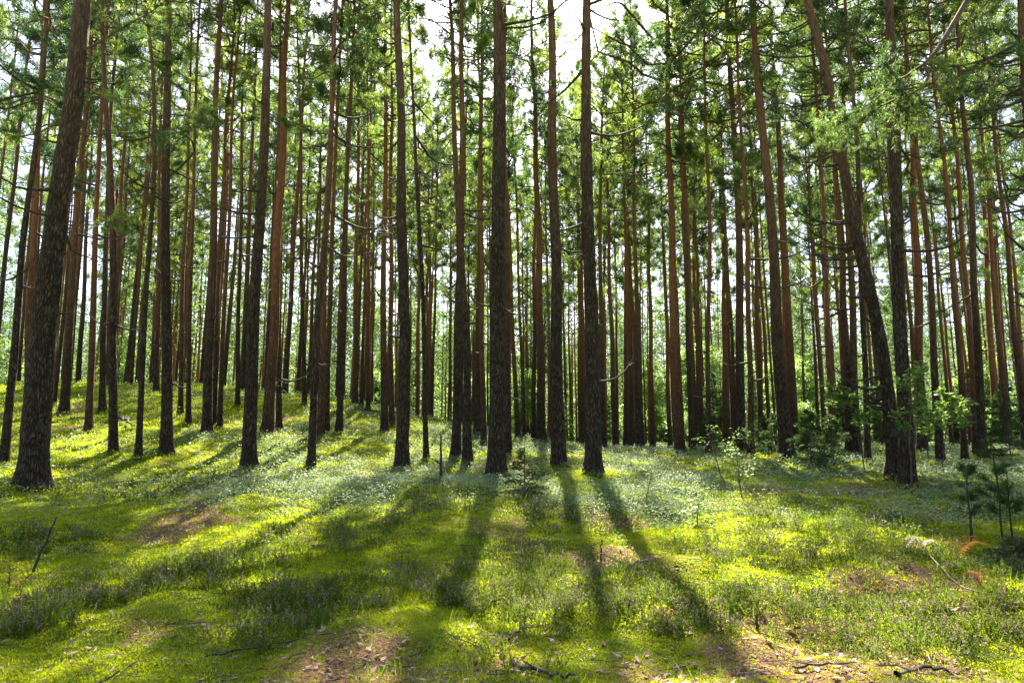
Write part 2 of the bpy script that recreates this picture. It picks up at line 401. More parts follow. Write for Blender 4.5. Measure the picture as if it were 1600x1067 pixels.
def dead_branch(seed, L):
    rng = np.random.default_rng(seed); mb = MB(); n = 8; s = np.linspace(0, 1, n)
    P = np.zeros((n, 3)); P[:, 0] = L * s; P[:, 1] = np.cumsum(rng.normal(0, .05 * L, n)) * s; P[:, 2] = L * (rng.uniform(-.1, .45) * s ** 2 - .12 * np.sin(s * 3)) + np.cumsum(rng.normal(0, .02 * L, n)) * s
    P -= P[0]
    tube(mb, P, .026 * (1 - .85 * s) + .004, 6, 0)
    for q in range(rng.integers(1, 5)):
        ss = rng.uniform(.25, .85); b0 = np.array([np.interp(ss, s, P[:, a]) for a in range(3)])
        d = nrm(np.array([rng.uniform(.3, 1), rng.choice([-1, 1]) * rng.uniform(.4, 1), rng.uniform(-.3, .8)])); l = L * rng.uniform(.15, .4)
        s2 = np.linspace(0, 1, 4); p = b0 + d * l * s2[:, None] + rng.normal(0, .03 * l, (4, 3)) * s2[:, None]
        tube(mb, p, .009 * (1 - .8 * s2) + .002, 4, 0)
    return mb.mesh("dead_branch", [M_twig], True)
DEADS = [dead_branch(300 + i, [.35, .5, .8, 1.0, 1.3, 1.6, 2.0, 2.4][i % 8]) for i in range(10)]

def spray_mesh(seed, L=1.2):
    """a live low branch: short limb ending in needle tufts"""
    rng = np.random.default_rng(seed); mb = MB(); s = np.linspace(0, 1, 6)
    P = np.stack([L * s, rng.normal(0, .04 * L, 6) * s, L * .15 * s ** 2 - .1 * L * s], 1); tube(mb, P, .016 * (1 - .8 * s) + .003, 5, 1, cap=False)
    TP = []; TD = []
    for q in range(14):
        ss = rng.uniform(.35, 1); b0 = np.array([np.interp(ss, s, P[:, a]) for a in range(3)])
        d = nrm(np.array([rng.uniform(.2, 1), rng.normal(0, .7), rng.normal(.1, .4)])); l = L * rng.uniform(.12, .32)
        tube(mb, b0 + d * l * np.linspace(0, 1, 3)[:, None], [.007, .005, .003], 3, 1, cap=False)
        for w in range(4): TP.append(b0 + d * l * rng.uniform(.3, 1.1)); TD.append(d)
    TP = np.array(TP); TD = np.array(TD); n = 26
    P = np.repeat(TP, n, 0); D = nrm(np.repeat(TD, n, 0)); k = len(P)
    P = P + D * rng.uniform(-.07, .07, (k, 1)); D = nrm(D * .6 + rdir(rng, k) * .8)
    blades(mb, P, D, rng.uniform(.07, .12, k), .010, rng, 0)
    return mb.mesh("live_branch", [M_needle, M_limb], False)
SPRAYS = [spray_mesh(400 + i, [.8, 1.1, 1.5, 1.9][i % 4]) for i in range(4)]

def trunk_mb(path, r0, H, sides=14, seed=0, flare=1.0):
    """path: (n,3) local, base at the origin"""
    hs = np.r_[-.25, 0, .08, .2, .4, .7, 1.1, np.linspace(1.6, H, 34 if sides < 18 else 90)]
    P = np.stack([np.interp(hs, path[:, 2], path[:, 0]), np.interp(hs, path[:, 2], path[:, 1]), hs], 1)
    rng = np.random.default_rng(seed)
    for a in (0, 1):
        P[:, a] += .035 * (np.array([math.sin(h * w0 + p0) for h in hs for w0, p0 in [(rng.uniform(.5, .5), 0)]]) if False else np.sin(hs * rng.uniform(.4, 1.1) + rng.uniform(0, 6))) * sst(0, 4, hs)
    R = r0 * (1 - .86 * np.clip(hs, 0, H) / H) * (1 + .55 * flare * np.exp(-np.clip(hs + .1, 0, 9) / .34)) + .008
    mb = MB(); tube(mb, P, R, sides, 0, .06 + .05 * (sides > 12), seed)
    if sides >= 12:
        V = mb.V[0].reshape(len(hs), sides, 3); th = np.linspace(0, 2 * np.pi, sides, endpoint=False)
        k = int(rng.integers(3, 6)); g = (.30 * np.maximum(np.sin(th * k + rng.uniform(0, 6)), -.3) + .12 * np.sin(th * 2 + 1))[None] * np.exp(-np.clip(hs + .1, 0, 9) / .22)[:, None]
        V[:, :, :2] = P[:, None, :2] + (V[:, :, :2] - P[:, None, :2]) * (1 + g[..., None])
    return mb, P, R

TREES = []      # (x, y, r)
def attach(root, mesh, name, P, R, h, az, scale=1.0, tilt=0.0):
    x = np.interp(h, P[:, 2], P[:, 0]); y = np.interp(h, P[:, 2], P[:, 1]); r = np.interp(h, P[:, 2], R)
    o = link(name, mesh, root, (x + math.cos(az) * r * .7, y + math.sin(az) * r * .7, h), (0, -tilt, az))
    o.rotation_euler = (0, -tilt, az); o.scale = (scale,) * 3
    return o

def add_pine(base, path, r0, H, label, group, seed, cfrac=.55, near=True, n_dead=5, cR=1.0, sides=14, sprays=(), hmin=3.0, dead_side=None, cat="pine"):
    rng = random.Random(seed)
    root = empty("pine_tree", base, label, cat, group)
    mb, P, R = trunk_mb(path, r0, H, sides, seed)
    link("trunk", mb.mesh("trunk", [M_bark_old if near else M_bark], True), root)
    hb = H * cfrac; Lc = H - hb + .25
    i0 = np.searchsorted(P[:, 2], hb); i1 = len(P) - 1
    x0, y0 = np.interp(hb, P[:, 2], P[:, 0]), np.interp(hb, P[:, 2], P[:, 1])
    d = Vector((P[i1, 0] - x0, P[i1, 1] - y0, P[i1, 2] - hb)).normalized()
    c = link("crown", CROWNS[rng.randrange(len(CROWNS))], root, (x0, y0, hb))
    c.rotation_mode = 'QUATERNION'; c.rotation_quaternion = Vector((0, 0, 1)).rotation_difference(d) @ Quaternion((0, 0, 1), rng.uniform(0, 6.28))
    sz = Lc / 9.5; sxy = cR * min(1.25, max(.6, (r0 / .17) ** .6)); c.scale = (sxy, sxy, sz)
    for q in range(int(n_dead * 1.3)):
        h = rng.uniform(hmin, hb + 1.5) if rng.random() < .85 else rng.uniform(1.5, hmin)
        az = rng.uniform(0, 6.28) if dead_side is None else dead_side + rng.uniform(-.7, .7)
        big = rng.randrange(10) if h > 4.5 else rng.choice([0, 1, 8, 9, 2])
        attach(root, DEADS[big], "dead_branch", P, R, h, az, rng.uniform(.8, 1.35), rng.uniform(-.25, .35))
    for (h, az, s_) in sprays:
        attach(root, SPRAYS[rng.randrange(4)], "live_branch", P, R, h, az, s_, rng.uniform(-.1, .3))
    TREES.append((base[0], base[1], r0))
    return root, P, R

# ---- the pines one can tell apart.  base pixel, width in pixels, where the stem passes higher up, distance (None: where the ray meets the ground), options (cR: crown widened to throw more shade on the right-hand ground), label
NEAR = "pine trunks rising from the moss in the front row"
MID = "slimmer pines of the second row"
PI = math.pi
T = [
 ((50, 762), 43, [(600, 62), (400, 80), (200, 107), (100, 121), (0, 129)], None, dict(n_dead=9, cfrac=.50, spr=[(5.2, 0, .9), (7.2, .3, 1.2), (9.0, -.4, 1.3), (8.2, 2.8, 1.1)]), "thickest pine at the left, rough bark, bending right above a flared mossy foot"),
 ((6, 728), 13, [(400, 33), (200, 57), (0, 76)], None, dict(n_dead=7, cfrac=.46, spr=[(7, 0, 1), (8.5, 3, 1.1), (9.5, 1, 1)]), "thin orange-topped pine left of the thick bent pine, cut by the picture's left edge"),
 ((43, 655), 13, [(400, 50), (0, 70)], None, dict(cfrac=.42), "shaded pine half hidden behind the thick bent pine at the left"),
 ((100, 648), 14, [(400, 112), (0, 137)], None, dict(cfrac=.42), "dark pine just right of the thick bent pine, standing up on the slope"),
 ((138, 676), 11, [(400, 150), (200, 160), (0, 172)], None, dict(), "slim pine lit orange, first of the left slope group beside the dark pine"),
 ((160, 645), 10, [(400, 164), (200, 176), (0, 192)], None, dict(), "slim brown pine between the two orange stems on the left slope"),
 ((177, 712), 13, [(400, 175), (260, 168), (150, 160), (0, 155)], None, dict(cfrac=.5), "orange pine of the left slope whose stem bows leftward going up"),
 ((216, 717), 9, [(400, 231), (250, 239), (120, 241), (60, 236), (0, 230)], None, dict(n_dead=8, cfrac=.6), "very thin dark pine with a crooked top, left of the straight dark stem"),
 ((244, 612), 8, [(400, 250), (0, 262)], None, dict(), "far thin pine on the ridge, just behind the straight dark stem"),
 ((260, 712), 18, [(400, 263), (200, 264), (0, 264)], None, dict(cfrac=.47, spr=[(9.5, 0, 1.1), (8.6, 3, 1), (10, 1.4, 1.2), (9, 4.4, 1.1), (10.4, 5.2, 1)]), "straight dark pine with needles round its stem, on the left slope"),
 ((282, 650), 8, [(400, 289), (0, 305)], None, dict(), "first of two thin orange pines right of the straight dark stem"),
 ((294, 665), 8, [(400, 298), (0, 312)], None, dict(), "second of two thin orange pines right of the straight dark stem"),
 ((323, 677), 15, [(400, 331), (200, 338), (0, 344)], None, dict(), "reddish pine leading a tight group of three on the left slope"),
 ((333, 668), 9, [(400, 341), (200, 350), (0, 360)], None, dict(), "middle stem of the tight group of three on the left slope"),
 ((343, 671), 8, [(400, 353), (200, 362), (0, 372)], None, dict(), "last and thinnest stem of the tight group of three on the left slope"),
 ((371, 636), 7, [(400, 376), (0, 388)], None, dict(), "lone thin pine on the pale sunlit ridge between two thick trunks"),
 ((388, 733), 22, [(400, 404), (200, 413), (0, 422)], None, dict(n_dead=6), "tall dark front pine leaning slightly right, on pale bilberry at the left of centre"),
 ((418, 678), 18, [(400, 432), (200, 440), (0, 446)], None, dict(), "orange-brown pine close behind the leaning dark front pine"),
 ((436, 675), 9, [(400, 437), (200, 439), (0, 438)], None, dict(), "thin stem growing against the orange-brown pine left of centre"),
 ((476, 632), 7, [(400, 472), (0, 466)], None, dict(), "thin far pine left of the slanting stem"),
 ((486, 733), 12, [(560, 493), (400, 507), (200, 516), (0, 528)], None, dict(n_dead=10, cfrac=.44, spr=[(8.5, 3, 1.1), (9.5, 0, 1)]), "slanting dark pine with a narrow foot and many dead twigs near the top"),
 ((500, 682), 12, [(400, 508), (0, 524)], None, dict(), "pine hidden close behind the slanting dark pine"),
 ((510, 676), 9, [(400, 517), (0, 540)], None, dict(), "thin dark stem just right of the slanting pine"),
 ((530, 678), 11, [(400, 538), (0, 552)], None, dict(), "brown pine standing left of the dark grassy mound"),
 ((555, 632), 9, [(400, 556), (0, 560)], None, dict(), "darker pine rising from the top of the grassy mound"),
 ((565, 634), 6, [(400, 570), (0, 585)], None, dict(), "thin slanting stem beside the pine on the grassy mound"),
 ((575, 640), 6, [(400, 576), (0, 578)], None, dict(), "thinnest reddish stem on the right of the grassy mound"),
 ((601, 677), 12, [(400, 599), (200, 600), (0, 601)], None, dict(n_dead=9, spr=[(8.6, 3.1, .7), (8.7, .2, .6)]), "brown pine with a dark needle clump on its stem, left of the thick centre-left trunk"),
 ((612, 665), 9, [(400, 611), (0, 614)], None, dict(), "thin pine squeezed between the clumped pine and the thick centre-left trunk"),
 ((628, 732), 21, [(600, 631), (400, 631), (200, 626), (0, 622)], None, dict(n_dead=10, dead_side=PI * .9), "thick grey-brown front pine left of centre with dead twigs on its left"),
 ((666, 720), 8, [(560, 661), (400, 658), (200, 648), (100, 640), (0, 634)], None, dict(n_dead=6), "very thin pine right of the thick centre-left trunk, leaning left as it rises"),
 ((674, 640), 8, [(400, 671), (200, 678), (0, 690)], None, dict(), "orange stem behind the very thin left-leaning pine"),
 ((712, 718), 15, [(560, 716), (400, 717), (200, 711), (0, 702)], None, dict(n_dead=6), "left stem of the close orange pair left of the darkest centre trunk"),
 ((730, 723), 14, [(560, 729), (400, 722), (200, 720), (0, 723)], None, dict(n_dead=6), "right stem of the close orange pair left of the darkest centre trunk"),
 ((756, 700), 9, [(400, 752), (200, 750), (0, 747)], None, dict(n_dead=6), "slim orange pine between the close pair and the darkest centre trunk"),
 ((775, 752), 30, [(600, 779), (400, 779), (200, 778), (0, 778)], None, dict(n_dead=7, cfrac=.46, spr=[(8.0, 3.3, .8), (8.2, 2.6, .7), (9.4, .3, .8)]), "darkest and thickest centre pine, furrowed bark, upright, small spruce at its foot"),
 ((793, 713), 13, [(400, 790), (200, 789), (0, 788)], None, dict(), "pine peeping out on the right of the darkest centre trunk"),
 ((809, 684), 8, [(400, 797), (0, 776)], None, dict(), "left one of two thin pines just right of the darkest centre trunk"),
 ((819, 686), 6, [(400, 810), (0, 792)], None, dict(), "right one of two thin pines just right of the darkest centre trunk"),
 ((834, 688), 8, [(400, 835), (0, 838)], None, dict(), "thin pine touching the left side of the orange pine with the flared foot"),
 ((846, 690), 15, [(400, 842), (200, 836), (0, 829)], None, dict(n_dead=8), "orange pine with a flared foot behind the trunk that casts a straight shadow"),
 ((873, 730), 22, [(600, 871), (400, 867), (200, 863), (0, 859)], None, dict(n_dead=3, cfrac=.58), "smooth brown front pine just right of centre casting a straight shadow toward the viewer"),
 ((907, 697), 8, [(400, 904), (0, 900)], None, dict(), "thin pine between the two thick front trunks right of centre"),
 ((928, 742), 26, [(600, 925), (400, 921), (200, 918), (0, 917)], None, dict(n_dead=12, cfrac=.58, hmin=6), "thick front pine right of centre with stubby dead twigs and a long bending shadow"),
 ((943, 700), 10, [(400, 937), (200, 942), (0, 950)], None, dict(n_dead=6), "orange pine peeping out on the right of the thick trunk with stubby twigs"),
 ((962, 699), 10, [(400, 951), (200, 948), (0, 944)], None, dict(), "brown pine leaning left, first one right of the thick trunk with stubby twigs"),
 ((977, 688), 8, [(400, 979), (0, 985)], None, dict(), "thin pine between the left-leaning brown pine and the straight slim one"),
 ((998, 703), 9, [(400, 992), (200, 989), (0, 984)], None, dict(), "straight slim orange pine rising from sunlit ground right of centre"),
 ((1020, 701), 9, [(400, 1014), (0, 1004)], None, dict(), "slim dark pine left of the bright orange pine at centre-right"),
 ((1047, 688), 8, [(400, 1038), (0, 1020)], None, dict(), "thin stem hugging the left of the bright orange pine at centre-right"),
 ((1062, 707), 16, [(400, 1050), (200, 1046), (0, 1042)], None, dict(n_dead=8, cR=1.7, cfrac=.42), "bright orange pine at centre-right with a thick dark foot"),
 ((1081, 703), 8, [(400, 1071), (0, 1056)], None, dict(), "slim orange pine just right of the bright orange pine at centre-right"),
 ((1107, 710), 8, [(400, 1107), (0, 1098)], None, dict(cfrac=.42, cR=2), "dark slender pine left of the leafy saplings"),
 ((1135, 690), 14, [(400, 1132), (200, 1122), (0, 1104)], None, dict(cfrac=.42, cR=1.5), "left trunk of the dark cluster behind the leafy saplings"),
 ((1158, 706), 16, [(400, 1153), (200, 1146), (0, 1132)], None, dict(cfrac=.42), "middle and thickest trunk of the dark cluster behind the leafy saplings"),
 ((1174, 712), 10, [(400, 1170), (200, 1160), (0, 1150)], None, dict(cfrac=.42), "right and slimmest trunk of the dark cluster behind the leafy saplings"),
 ((1150, 672), 6, [(520, 1142), (400, 1134), (200, 1112), (0, 1085)], None, dict(), "strongly tilted thin stem crossing behind the dark cluster"),
 ((1229, 714), 22, [(560, 1218), (400, 1208), (200, 1193), (0, 1176)], None, dict(n_dead=3, cfrac=.58), "thick orange twin trunk at the right, the front one, leaning left as it rises"),
 ((1240, 700), 16, [(560, 1235), (400, 1225), (200, 1213), (0, 1201)], None, dict(cfrac=.56), "darker twin trunk tucked behind the thick left-leaning orange one at the right"),
 ((1302, 712), 8, [(400, 1288), (200, 1277), (0, 1262)], None, dict(), "slim dark pine between the twin trunks and the snaggy orange group"),
 ((1328, 712), 13, [(400, 1313), (200, 1300), (0, 1282)], None, dict(n_dead=5), "left stem of the snaggy orange group behind the leaning pine"),
 ((1340, 716), 13, [(400, 1326), (200, 1318), (0, 1305)], None, dict(n_dead=14, hmin=2, dead_side=PI), "middle stem of the snaggy orange group, ringed with broken twigs"),
 ((1356, 725), 9, [(400, 1344), (200, 1332), (0, 1318)], None, dict(n_dead=8, hmin=2), "right stem of the snaggy orange group behind the leaning pine"),
 ((1399, 750), 22, [(650, 1393), (560, 1381), (480, 1366), (400, 1350), (300, 1328), (200, 1307), (100, 1288), (0, 1267)], None, dict(n_dead=34, cfrac=.56, hmin=2.0, dead_side=PI), "dark pine leaning strongly left, bare broken branches on its left side"),
 ((1419, 762), 23, [(600, 1413), (400, 1404), (200, 1393), (0, 1383)], None, dict(n_dead=7, cfrac=.5, spr=[(9, 0, .9), (9.6, 3, .8)]), "sturdy brown pine whose foot meets the strongly leaning pine"),
 ((1441, 706), 16, [(400, 1430), (200, 1420), (0, 1406)], None, dict(), "brown pine showing between the sturdy pine's foot and the green oak sapling"),
 ((1470, 725), 12, [(400, 1450), (200, 1432), (0, 1412)], None, dict(cfrac=.42, cR=1.5), "purplish pine leaning left behind the broad-leaved sapling at the right"),
 ((1508, 723), 9, [(400, 1486), (200, 1468), (0, 1444)], None, dict(cfrac=.5), "slim straight pine, last one before the close pair at the right"),
 ((1526, 716), 10, [(400, 1512), (200, 1499), (0, 1480)], None, dict(cfrac=.42, cR=1.5), "left stem of the close reddish pair at the right"),
 ((1536, 719), 13, [(400, 1522), (200, 1512), (0, 1496)], None, dict(cfrac=.42, cR=1.4), "right and thicker stem of the close reddish pair at the right"),
 ((1557, 697), 12, [(400, 1541), (200, 1528), (0, 1508)], None, dict(), "brown pine right of the close reddish pair"),
 ((1572, 698), 15, [(400, 1556), (200, 1543), (0, 1524)], None, dict(), "broad dark pine near the right edge, tilting left"),
 ((1640, 742), 20, [(400, 1612), (200, 1600), (0, 1590)], None, dict(n_dead=26, dead_side=PI, hmin=5, cfrac=.5), "pine entering at the top right edge with bare branches reaching left"),
]
for idx, (bp_, w, pts, Yd, opt, lab) in enumerate(T):
    base = at(*bp_) if Yd is None else None
    if base.y > 48: base = base * (44 / base.y); base.z = float(ground_z(base.x, base.y))
    Y = base.y; r0 = max(.055, .5 * w * Y / F * .90)
    pth = [(0, 0, 0)]
    for (v, u) in pts:
        p = on_plane(u, v, Y); pth.append((p.x - base.x, 0, p.z - base.z))
    pth = np.array(pth, float)
    pth = pth[np.argsort(pth[:, 2])]
    H = random.Random(idx).uniform(21, 24.5) if r0 > .13 else random.Random(idx).uniform(18, 21.5)
    H = max(H, min(pth[-1, 2] + 3.5, 32)) if w > 11 else H
    sl_ = (pth[-1] - pth[-2]) / max(pth[-1, 2] - pth[-2, 2], .1)
    if pth[-1, 2] < H:
        pth = np.vstack([pth, pth[-1] + sl_ * (H - pth[-1, 2]) * .9]); pth[-1, 2] = H
    # smooth
    hs = np.linspace(0, H, 60); xs = np.interp(hs, pth[:, 2], pth[:, 0]); ker = np.ones(5) / 5
    xs2 = np.convolve(np.pad(xs, 2, mode='edge'), ker, 'valid'); xs2[:2] = xs[:2]
    pth = np.stack([xs2, np.random.default_rng(idx).normal(0, .012) * hs, hs], 1)
    near = Y < 19
    add_pine(base, pth, r0, H, lab, NEAR if near else MID, 1000 + idx, opt.get("cfrac", .55), near, opt.get("n_dead", 4), opt.get("cR", 1.0), 20 if near else 12,
             opt.get("spr", ()), opt.get("hmin", 3.5), opt.get("dead_side"))
N_NAMED = len(T)

# ---- the rest of the stand: shared stem and crown meshes, single objects
STEMS = []
for i in range(7):
    rng = np.random.default_rng(700 + i); hs = np.linspace(0, 22, 12)
    pth = np.stack([np.sin(hs * .13 + i) * .18 - math.sin(i) * .18, np.cos(hs * .11 + i) * .15 - math.cos(i) * .15, hs], 1)
    mb, P, R = trunk_mb(pth, .15, 22, 9, 700 + i); STEMS.append((mb.mesh("trunk", [M_bark], True), P, R))
rng = np.random.default_rng(11); R_ = random.Random(12)
cand = [(x_, y_, 800 + F * x_ / y_) for x_, y_ in [(5.2, 31.5), (4.1, 40.5), (6.9, 36.5), (8.6, 33.0), (3.1, 47.0), (5.6, 51.0)]]
while len(cand) < 226:
    a = rng.uniform(-41, 41) * PI / 180; r = math.sqrt(rng.uniform(23 ** 2, 70 ** 2))
    x, y = r * math.sin(a), r * math.cos(a)
    u = 800 + F * x / y
    if y < 32 and 560 < u < 980 and rng.random() < .8: continue
    if y < 24: continue
    if 240 < u < 760 and y < 46 and rng.random() < .35: continue
    if any((x - tx) ** 2 + (y - ty) ** 2 < 1.7 ** 2 for tx, ty, _ in TREES): continue
    if any((x - c_[0]) ** 2 + (y - c_[1]) ** 2 < 1.9 ** 2 for c_ in cand): continue
    cand.append((x, y, u))
def far_label(u, y):
    z = ("behind the thick bent pine and the left slope" if u < 240 else "beyond the pale ridge left of centre" if u < 480 else "behind the grassy mound" if u < 690 else
         "in the gaps between the two thickest centre trunks" if u < 930 else "in the crowd right of the front trunks" if u < 1130 else "behind the leafy saplings and twin trunks" if u < 1320 else "in the dense crowd behind the leaning pine")
    d = "slender orange pine" if y < 50 else "thin distant pine"
    return d + " " + z, ("slender pines " if y < 50 else "thin distant pines ") + z
stem_proto = {}
for (x, y, u) in cand:
    lab, grp = far_label(u, y)
    k = R_.randrange(len(STEMS)); me_, P, R = STEMS[k]
    root = empty("pine_tree", (x, y, float(ground_z(x, y)) - .05), lab, "pine", grp)
    s = R_.choice([R_.uniform(.38, .6), R_.uniform(.55, 1.0), R_.uniform(.55, 1.0)]); hz = R_.uniform(.95, 1.28)
    tr = link("trunk", me_, root, (0, 0, 0), (0, 0, R_.uniform(0, 6.28))); tr.scale = (s, s, hz)
    lean = Quaternion((R_.uniform(-1, 1), R_.uniform(-1, 1), 0), R_.uniform(0, .02))
    root.rotation_mode = 'QUATERNION'; root.rotation_quaternion = lean
    cf = R_.uniform(.34, .58); hb = 22 * hz * cf
    a_ = tr.rotation_euler.z; px, py = np.interp(22 * cf, P[:, 2], P[:, 0]) * s, np.interp(22 * cf, P[:, 2], P[:, 1]) * s
    c = link("crown", CROWNS[R_.randrange(len(CROWNS))], root, (px * math.cos(a_) - py * math.sin(a_), px * math.sin(a_) + py * math.cos(a_), hb), (0, 0, R_.uniform(0, 6.28)))
    q = R_.uniform(.75, 1.15); c.scale = (q, q, (22 * hz - hb + .3) / 9.5)
    for q in range(3 if y < 48 else 0):
        attach(root, DEADS[R_.randrange(10)], "dead_branch", P * np.array([s, s, hz]), R * s, R_.uniform(4, hb + 1), R_.uniform(0, 6.28), R_.uniform(.7, 1.2), R_.uniform(-.2, .3))
    TREES.append((x, y, .15 * s))

# ---- far wood and the wood round the viewer: one mass
mb = MB(); rng = np.random.default_rng(5); cnt = 0
spots = []
while len(spots) < 950:
    r = math.sqrt(rng.uniform(70 ** 2, 190 ** 2)); a = rng.uniform(-44, 44) * PI / 180; spots.append((r * math.sin(a), r * math.cos(a), 0))
while len(spots) < 1100:
    r = math.sqrt(rng.uniform(9 ** 2, 60 ** 2)); a = rng.uniform(50, 310) * PI / 180; spots.append((r * math.sin(a), r * math.cos(a), 1))
for (x, y, near) in spots:
    z0 = float(terrain(x, y)) - .1; H = rng.uniform(18, 24); r0 = rng.uniform(.10, .19)
    hs = np.linspace(0, H, 5); lx, ly = rng.normal(0, .02, 2)
    P = np.stack([x + lx * hs, y + ly * hs, z0 + hs], 1); tube(mb, P, r0 * (1 - .88 * hs / H), 5, 1, cap=False)
    hb = H * rng.uniform(.22, .5); n = 96; tz = rng.uniform(0, 1, n) ** .9; az = rng.uniform(0, 6.28, n)
    rr = 2.1 * (1 - np.clip(tz - .4, 0, 1) / .65) ** .8 * rng.uniform(.3, 1.1, n)
    C = np.stack([x + lx * (hb + tz * (H - hb)) + rr * np.cos(az), y + ly * H * .8 + rr * np.sin(az), z0 + hb + tz * (H - hb)], 1)
    kk = 16; Pn = np.repeat(C, kk, 0) + rng.normal(0, .28, (n * kk, 3)) * np.array([1.2, 1.2, .5]); D = nrm(rdir(rng, n * kk) * np.array([1, 1, .5]))
    blades(mb, Pn, D, rng.uniform(.28, .5, n * kk), rng.uniform(.08, .14, n * kk), rng, 0)
o = link("distant_wood", mb.mesh("distant_wood", [M_far, M_bark_far], False)); tag(o, "far pine wood fading behind the nearer trunks", "wood", None, "stuff")

# ---- understorey: young spruces, bushes
def spruce_mesh(seed, H, R, dens=1.0, nl=.10):
    rng = np.random.default_rng(seed); mt = MB(); mc = MB()
    hs = np.linspace(-.05, H, 8); tube(mt, np.stack([0 * hs, 0 * hs, hs], 1), .012 * H * (1 - .9 * np.clip(hs, 0, H) / H) + .004, 7, 0)
    nb = int(26 * dens + 8 * H); PP = []; DD = []
    for i in range(nb):
        t_ = (i + rng.random()) / nb; z = H * (.06 + .92 * t_); L = R * (1 - t_) ** .85 * rng.uniform(.7, 1.1) + .05
        az = rng.uniform(0, 6.28); d = np.array([math.cos(az), math.sin(az), .25]); s = np.linspace(0, 1, 5)
        P = np.array([0, 0, z]) + d * (L * s)[:, None]; P[:, 2] -= L * .35 * s ** 1.6 * (1 - t_ * .7)
        tube(mc, P, .008 * (1 - .7 * s) + .002, 3, 1, cap=False)
        n = int(70 * L / .8 + 12)
        ss = rng.uniform(.08, 1, n); b0 = np.stack([np.interp(ss, s, P[:, a]) for a in range(3)], 1)
        side = rng.choice([-1, 1], n)[:, None] * nrm(np.cross(d, [0, 0, 1]))[None] * rng.uniform(0, .38, n)[:, None] * (L * (1.05 - ss))[:, None]
        q = b0 + side + np.array([0, 0, -.05]) * rng.uniform(0, 1, (n, 1)); PP.append(q); DD.append(nrm(nrm(side + 1e-6) * .6 + d * .7 + rdir(rng, n) * .5))
    PP = np.concatenate(PP); DD = np.concatenate(DD)
    kk = 3; PP = np.repeat(PP, kk, 0); DD = nrm(np.repeat(DD, kk, 0) + rdir(rng, len(PP)) * .5)
    blades(mc, PP, DD, nl * rng.uniform(.7, 1.3, len(PP)), nl * .17, rng, 0)
    return mt.mesh("trunk", [M_limb], True), mc.mesh("crown", [M_spruce, M_limb], False)

def bush_mesh(seed, H, R, stems=5, leaves=2600, ls=.09, spread=1.0):
    rng = np.random.default_rng(seed); mt = MB(); mc = MB(); C = []
    for i in range(stems):
        az = rng.uniform(0, 6.28); s = np.linspace(0, 1, 7); L = H * rng.uniform(.6, 1)
        P = np.stack([np.cos(az) * R * .55 * s ** 1.5 * rng.uniform(.2, 1) + rng.normal(0, .03 * H, 7) * s, np.sin(az) * R * .55 * s ** 1.5 + rng.normal(0, .03 * H, 7) * s, L * s - .04], 1)
        tube(mt, P, .006 * H * (1 - .8 * s) + .002, 5, 0, cap=False)
        for q in range(9):
            ss = rng.uniform(.3, 1); b0 = np.array([np.interp(ss, s, P[:, a]) for a in range(3)])
            d = nrm(np.array([rng.normal(), rng.normal(), rng.uniform(-.1, .6)])); l = R * rng.uniform(.25, .6)
            tube(mt, b0 + d * l * np.linspace(0, 1, 3)[:, None], [.003, .002, .0015], 3, 0, cap=False)
            C += [b0 + d * l * f_ for f_ in (.45, .75, 1.0)]
    C = np.array(C); pick = rng.integers(0, len(C), leaves)
    P = C[pick] + rng.normal(0, 1, (leaves, 3)) * np.array([.13, .13, .07]) * R * spread
    D = rdir(rng, leaves) * np.array([1, 1, .45]); Nn = rng.normal(0, .45, (leaves, 3)) + np.array([0, 0, 1])
    blades(mc, P, D, ls * rng.uniform(.6, 1.3, leaves), ls * .6, rng, 0, .55, Nn)
    return mt.mesh("stem", [M_limb], True), mc.mesh("foliage", [M_broad], False)

SPR = [spruce_mesh(900 + i, h, r, 1.6, .13) for i, (h, r) in enumerate([(2.6, .95), (4.2, 1.4), (5.0, 1.6)])]
BSH = [bush_mesh(950 + i, h, r, 6, 3600, .12) for i, (h, r) in enumerate([(2.2, 1.3), (3.6, 1.7), (5.5, 2.0)])] + [bush_mesh(990, 8.5, 2.6, 6, 7500, .20), bush_mesh(991, 10, 2.4, 5, 7500, .20)]
def put(names, meshes, loc, sc, label, cat, group, rz=0):
    root = empty(names[0], loc, label, cat, group)
    root.rotation_euler = (0, 0, rz); root.scale = (sc,) * 3
    link(names[1], meshes[0], root); link(names[2], meshes[1], root)
    return root
rs = random.Random(77); n_s = n_b = 0
tries = 0
while n_s < 44 or n_b < 46:
    tries += 1
    if tries > 6000: break
    a = rs.uniform(-40, 40) * PI / 180; r = rs.uniform(48, 95); x, y = r * math.sin(a), r * math.cos(a); u = 800 + F * x / y
    if min((x - tx) ** 2 + (y - ty) ** 2 for tx, ty, _ in TREES) < .8: continue
    z = float(ground_z(x, y)) - .03
    zone = "left ridge" if u < 560 else "centre stand" if u < 960 else "right-hand stand"
    if n_s < 44 and (u > 860 or rs.random() < .25):
        put(("young_spruce", "trunk", "crown"), SPR[rs.randrange(3)], (x, y, z), rs.uniform(.7, 1.25), "young spruce in the undergrowth behind the " + zone, "spruce", "young spruces behind the " + zone, rs.uniform(0, 6)); n_s += 1
    elif n_b < 46 and (u > 900 or rs.random() < .3) and r > 62:
        put(("leafy_bush", "stem", "foliage"), BSH[rs.randrange(5)], (x, y, z), rs.uniform(.7, 1.3), "bright green leafy bush in the undergrowth behind the " + zone, "bush", "leafy bushes behind the " + zone, rs.uniform(0, 6)); n_b += 1
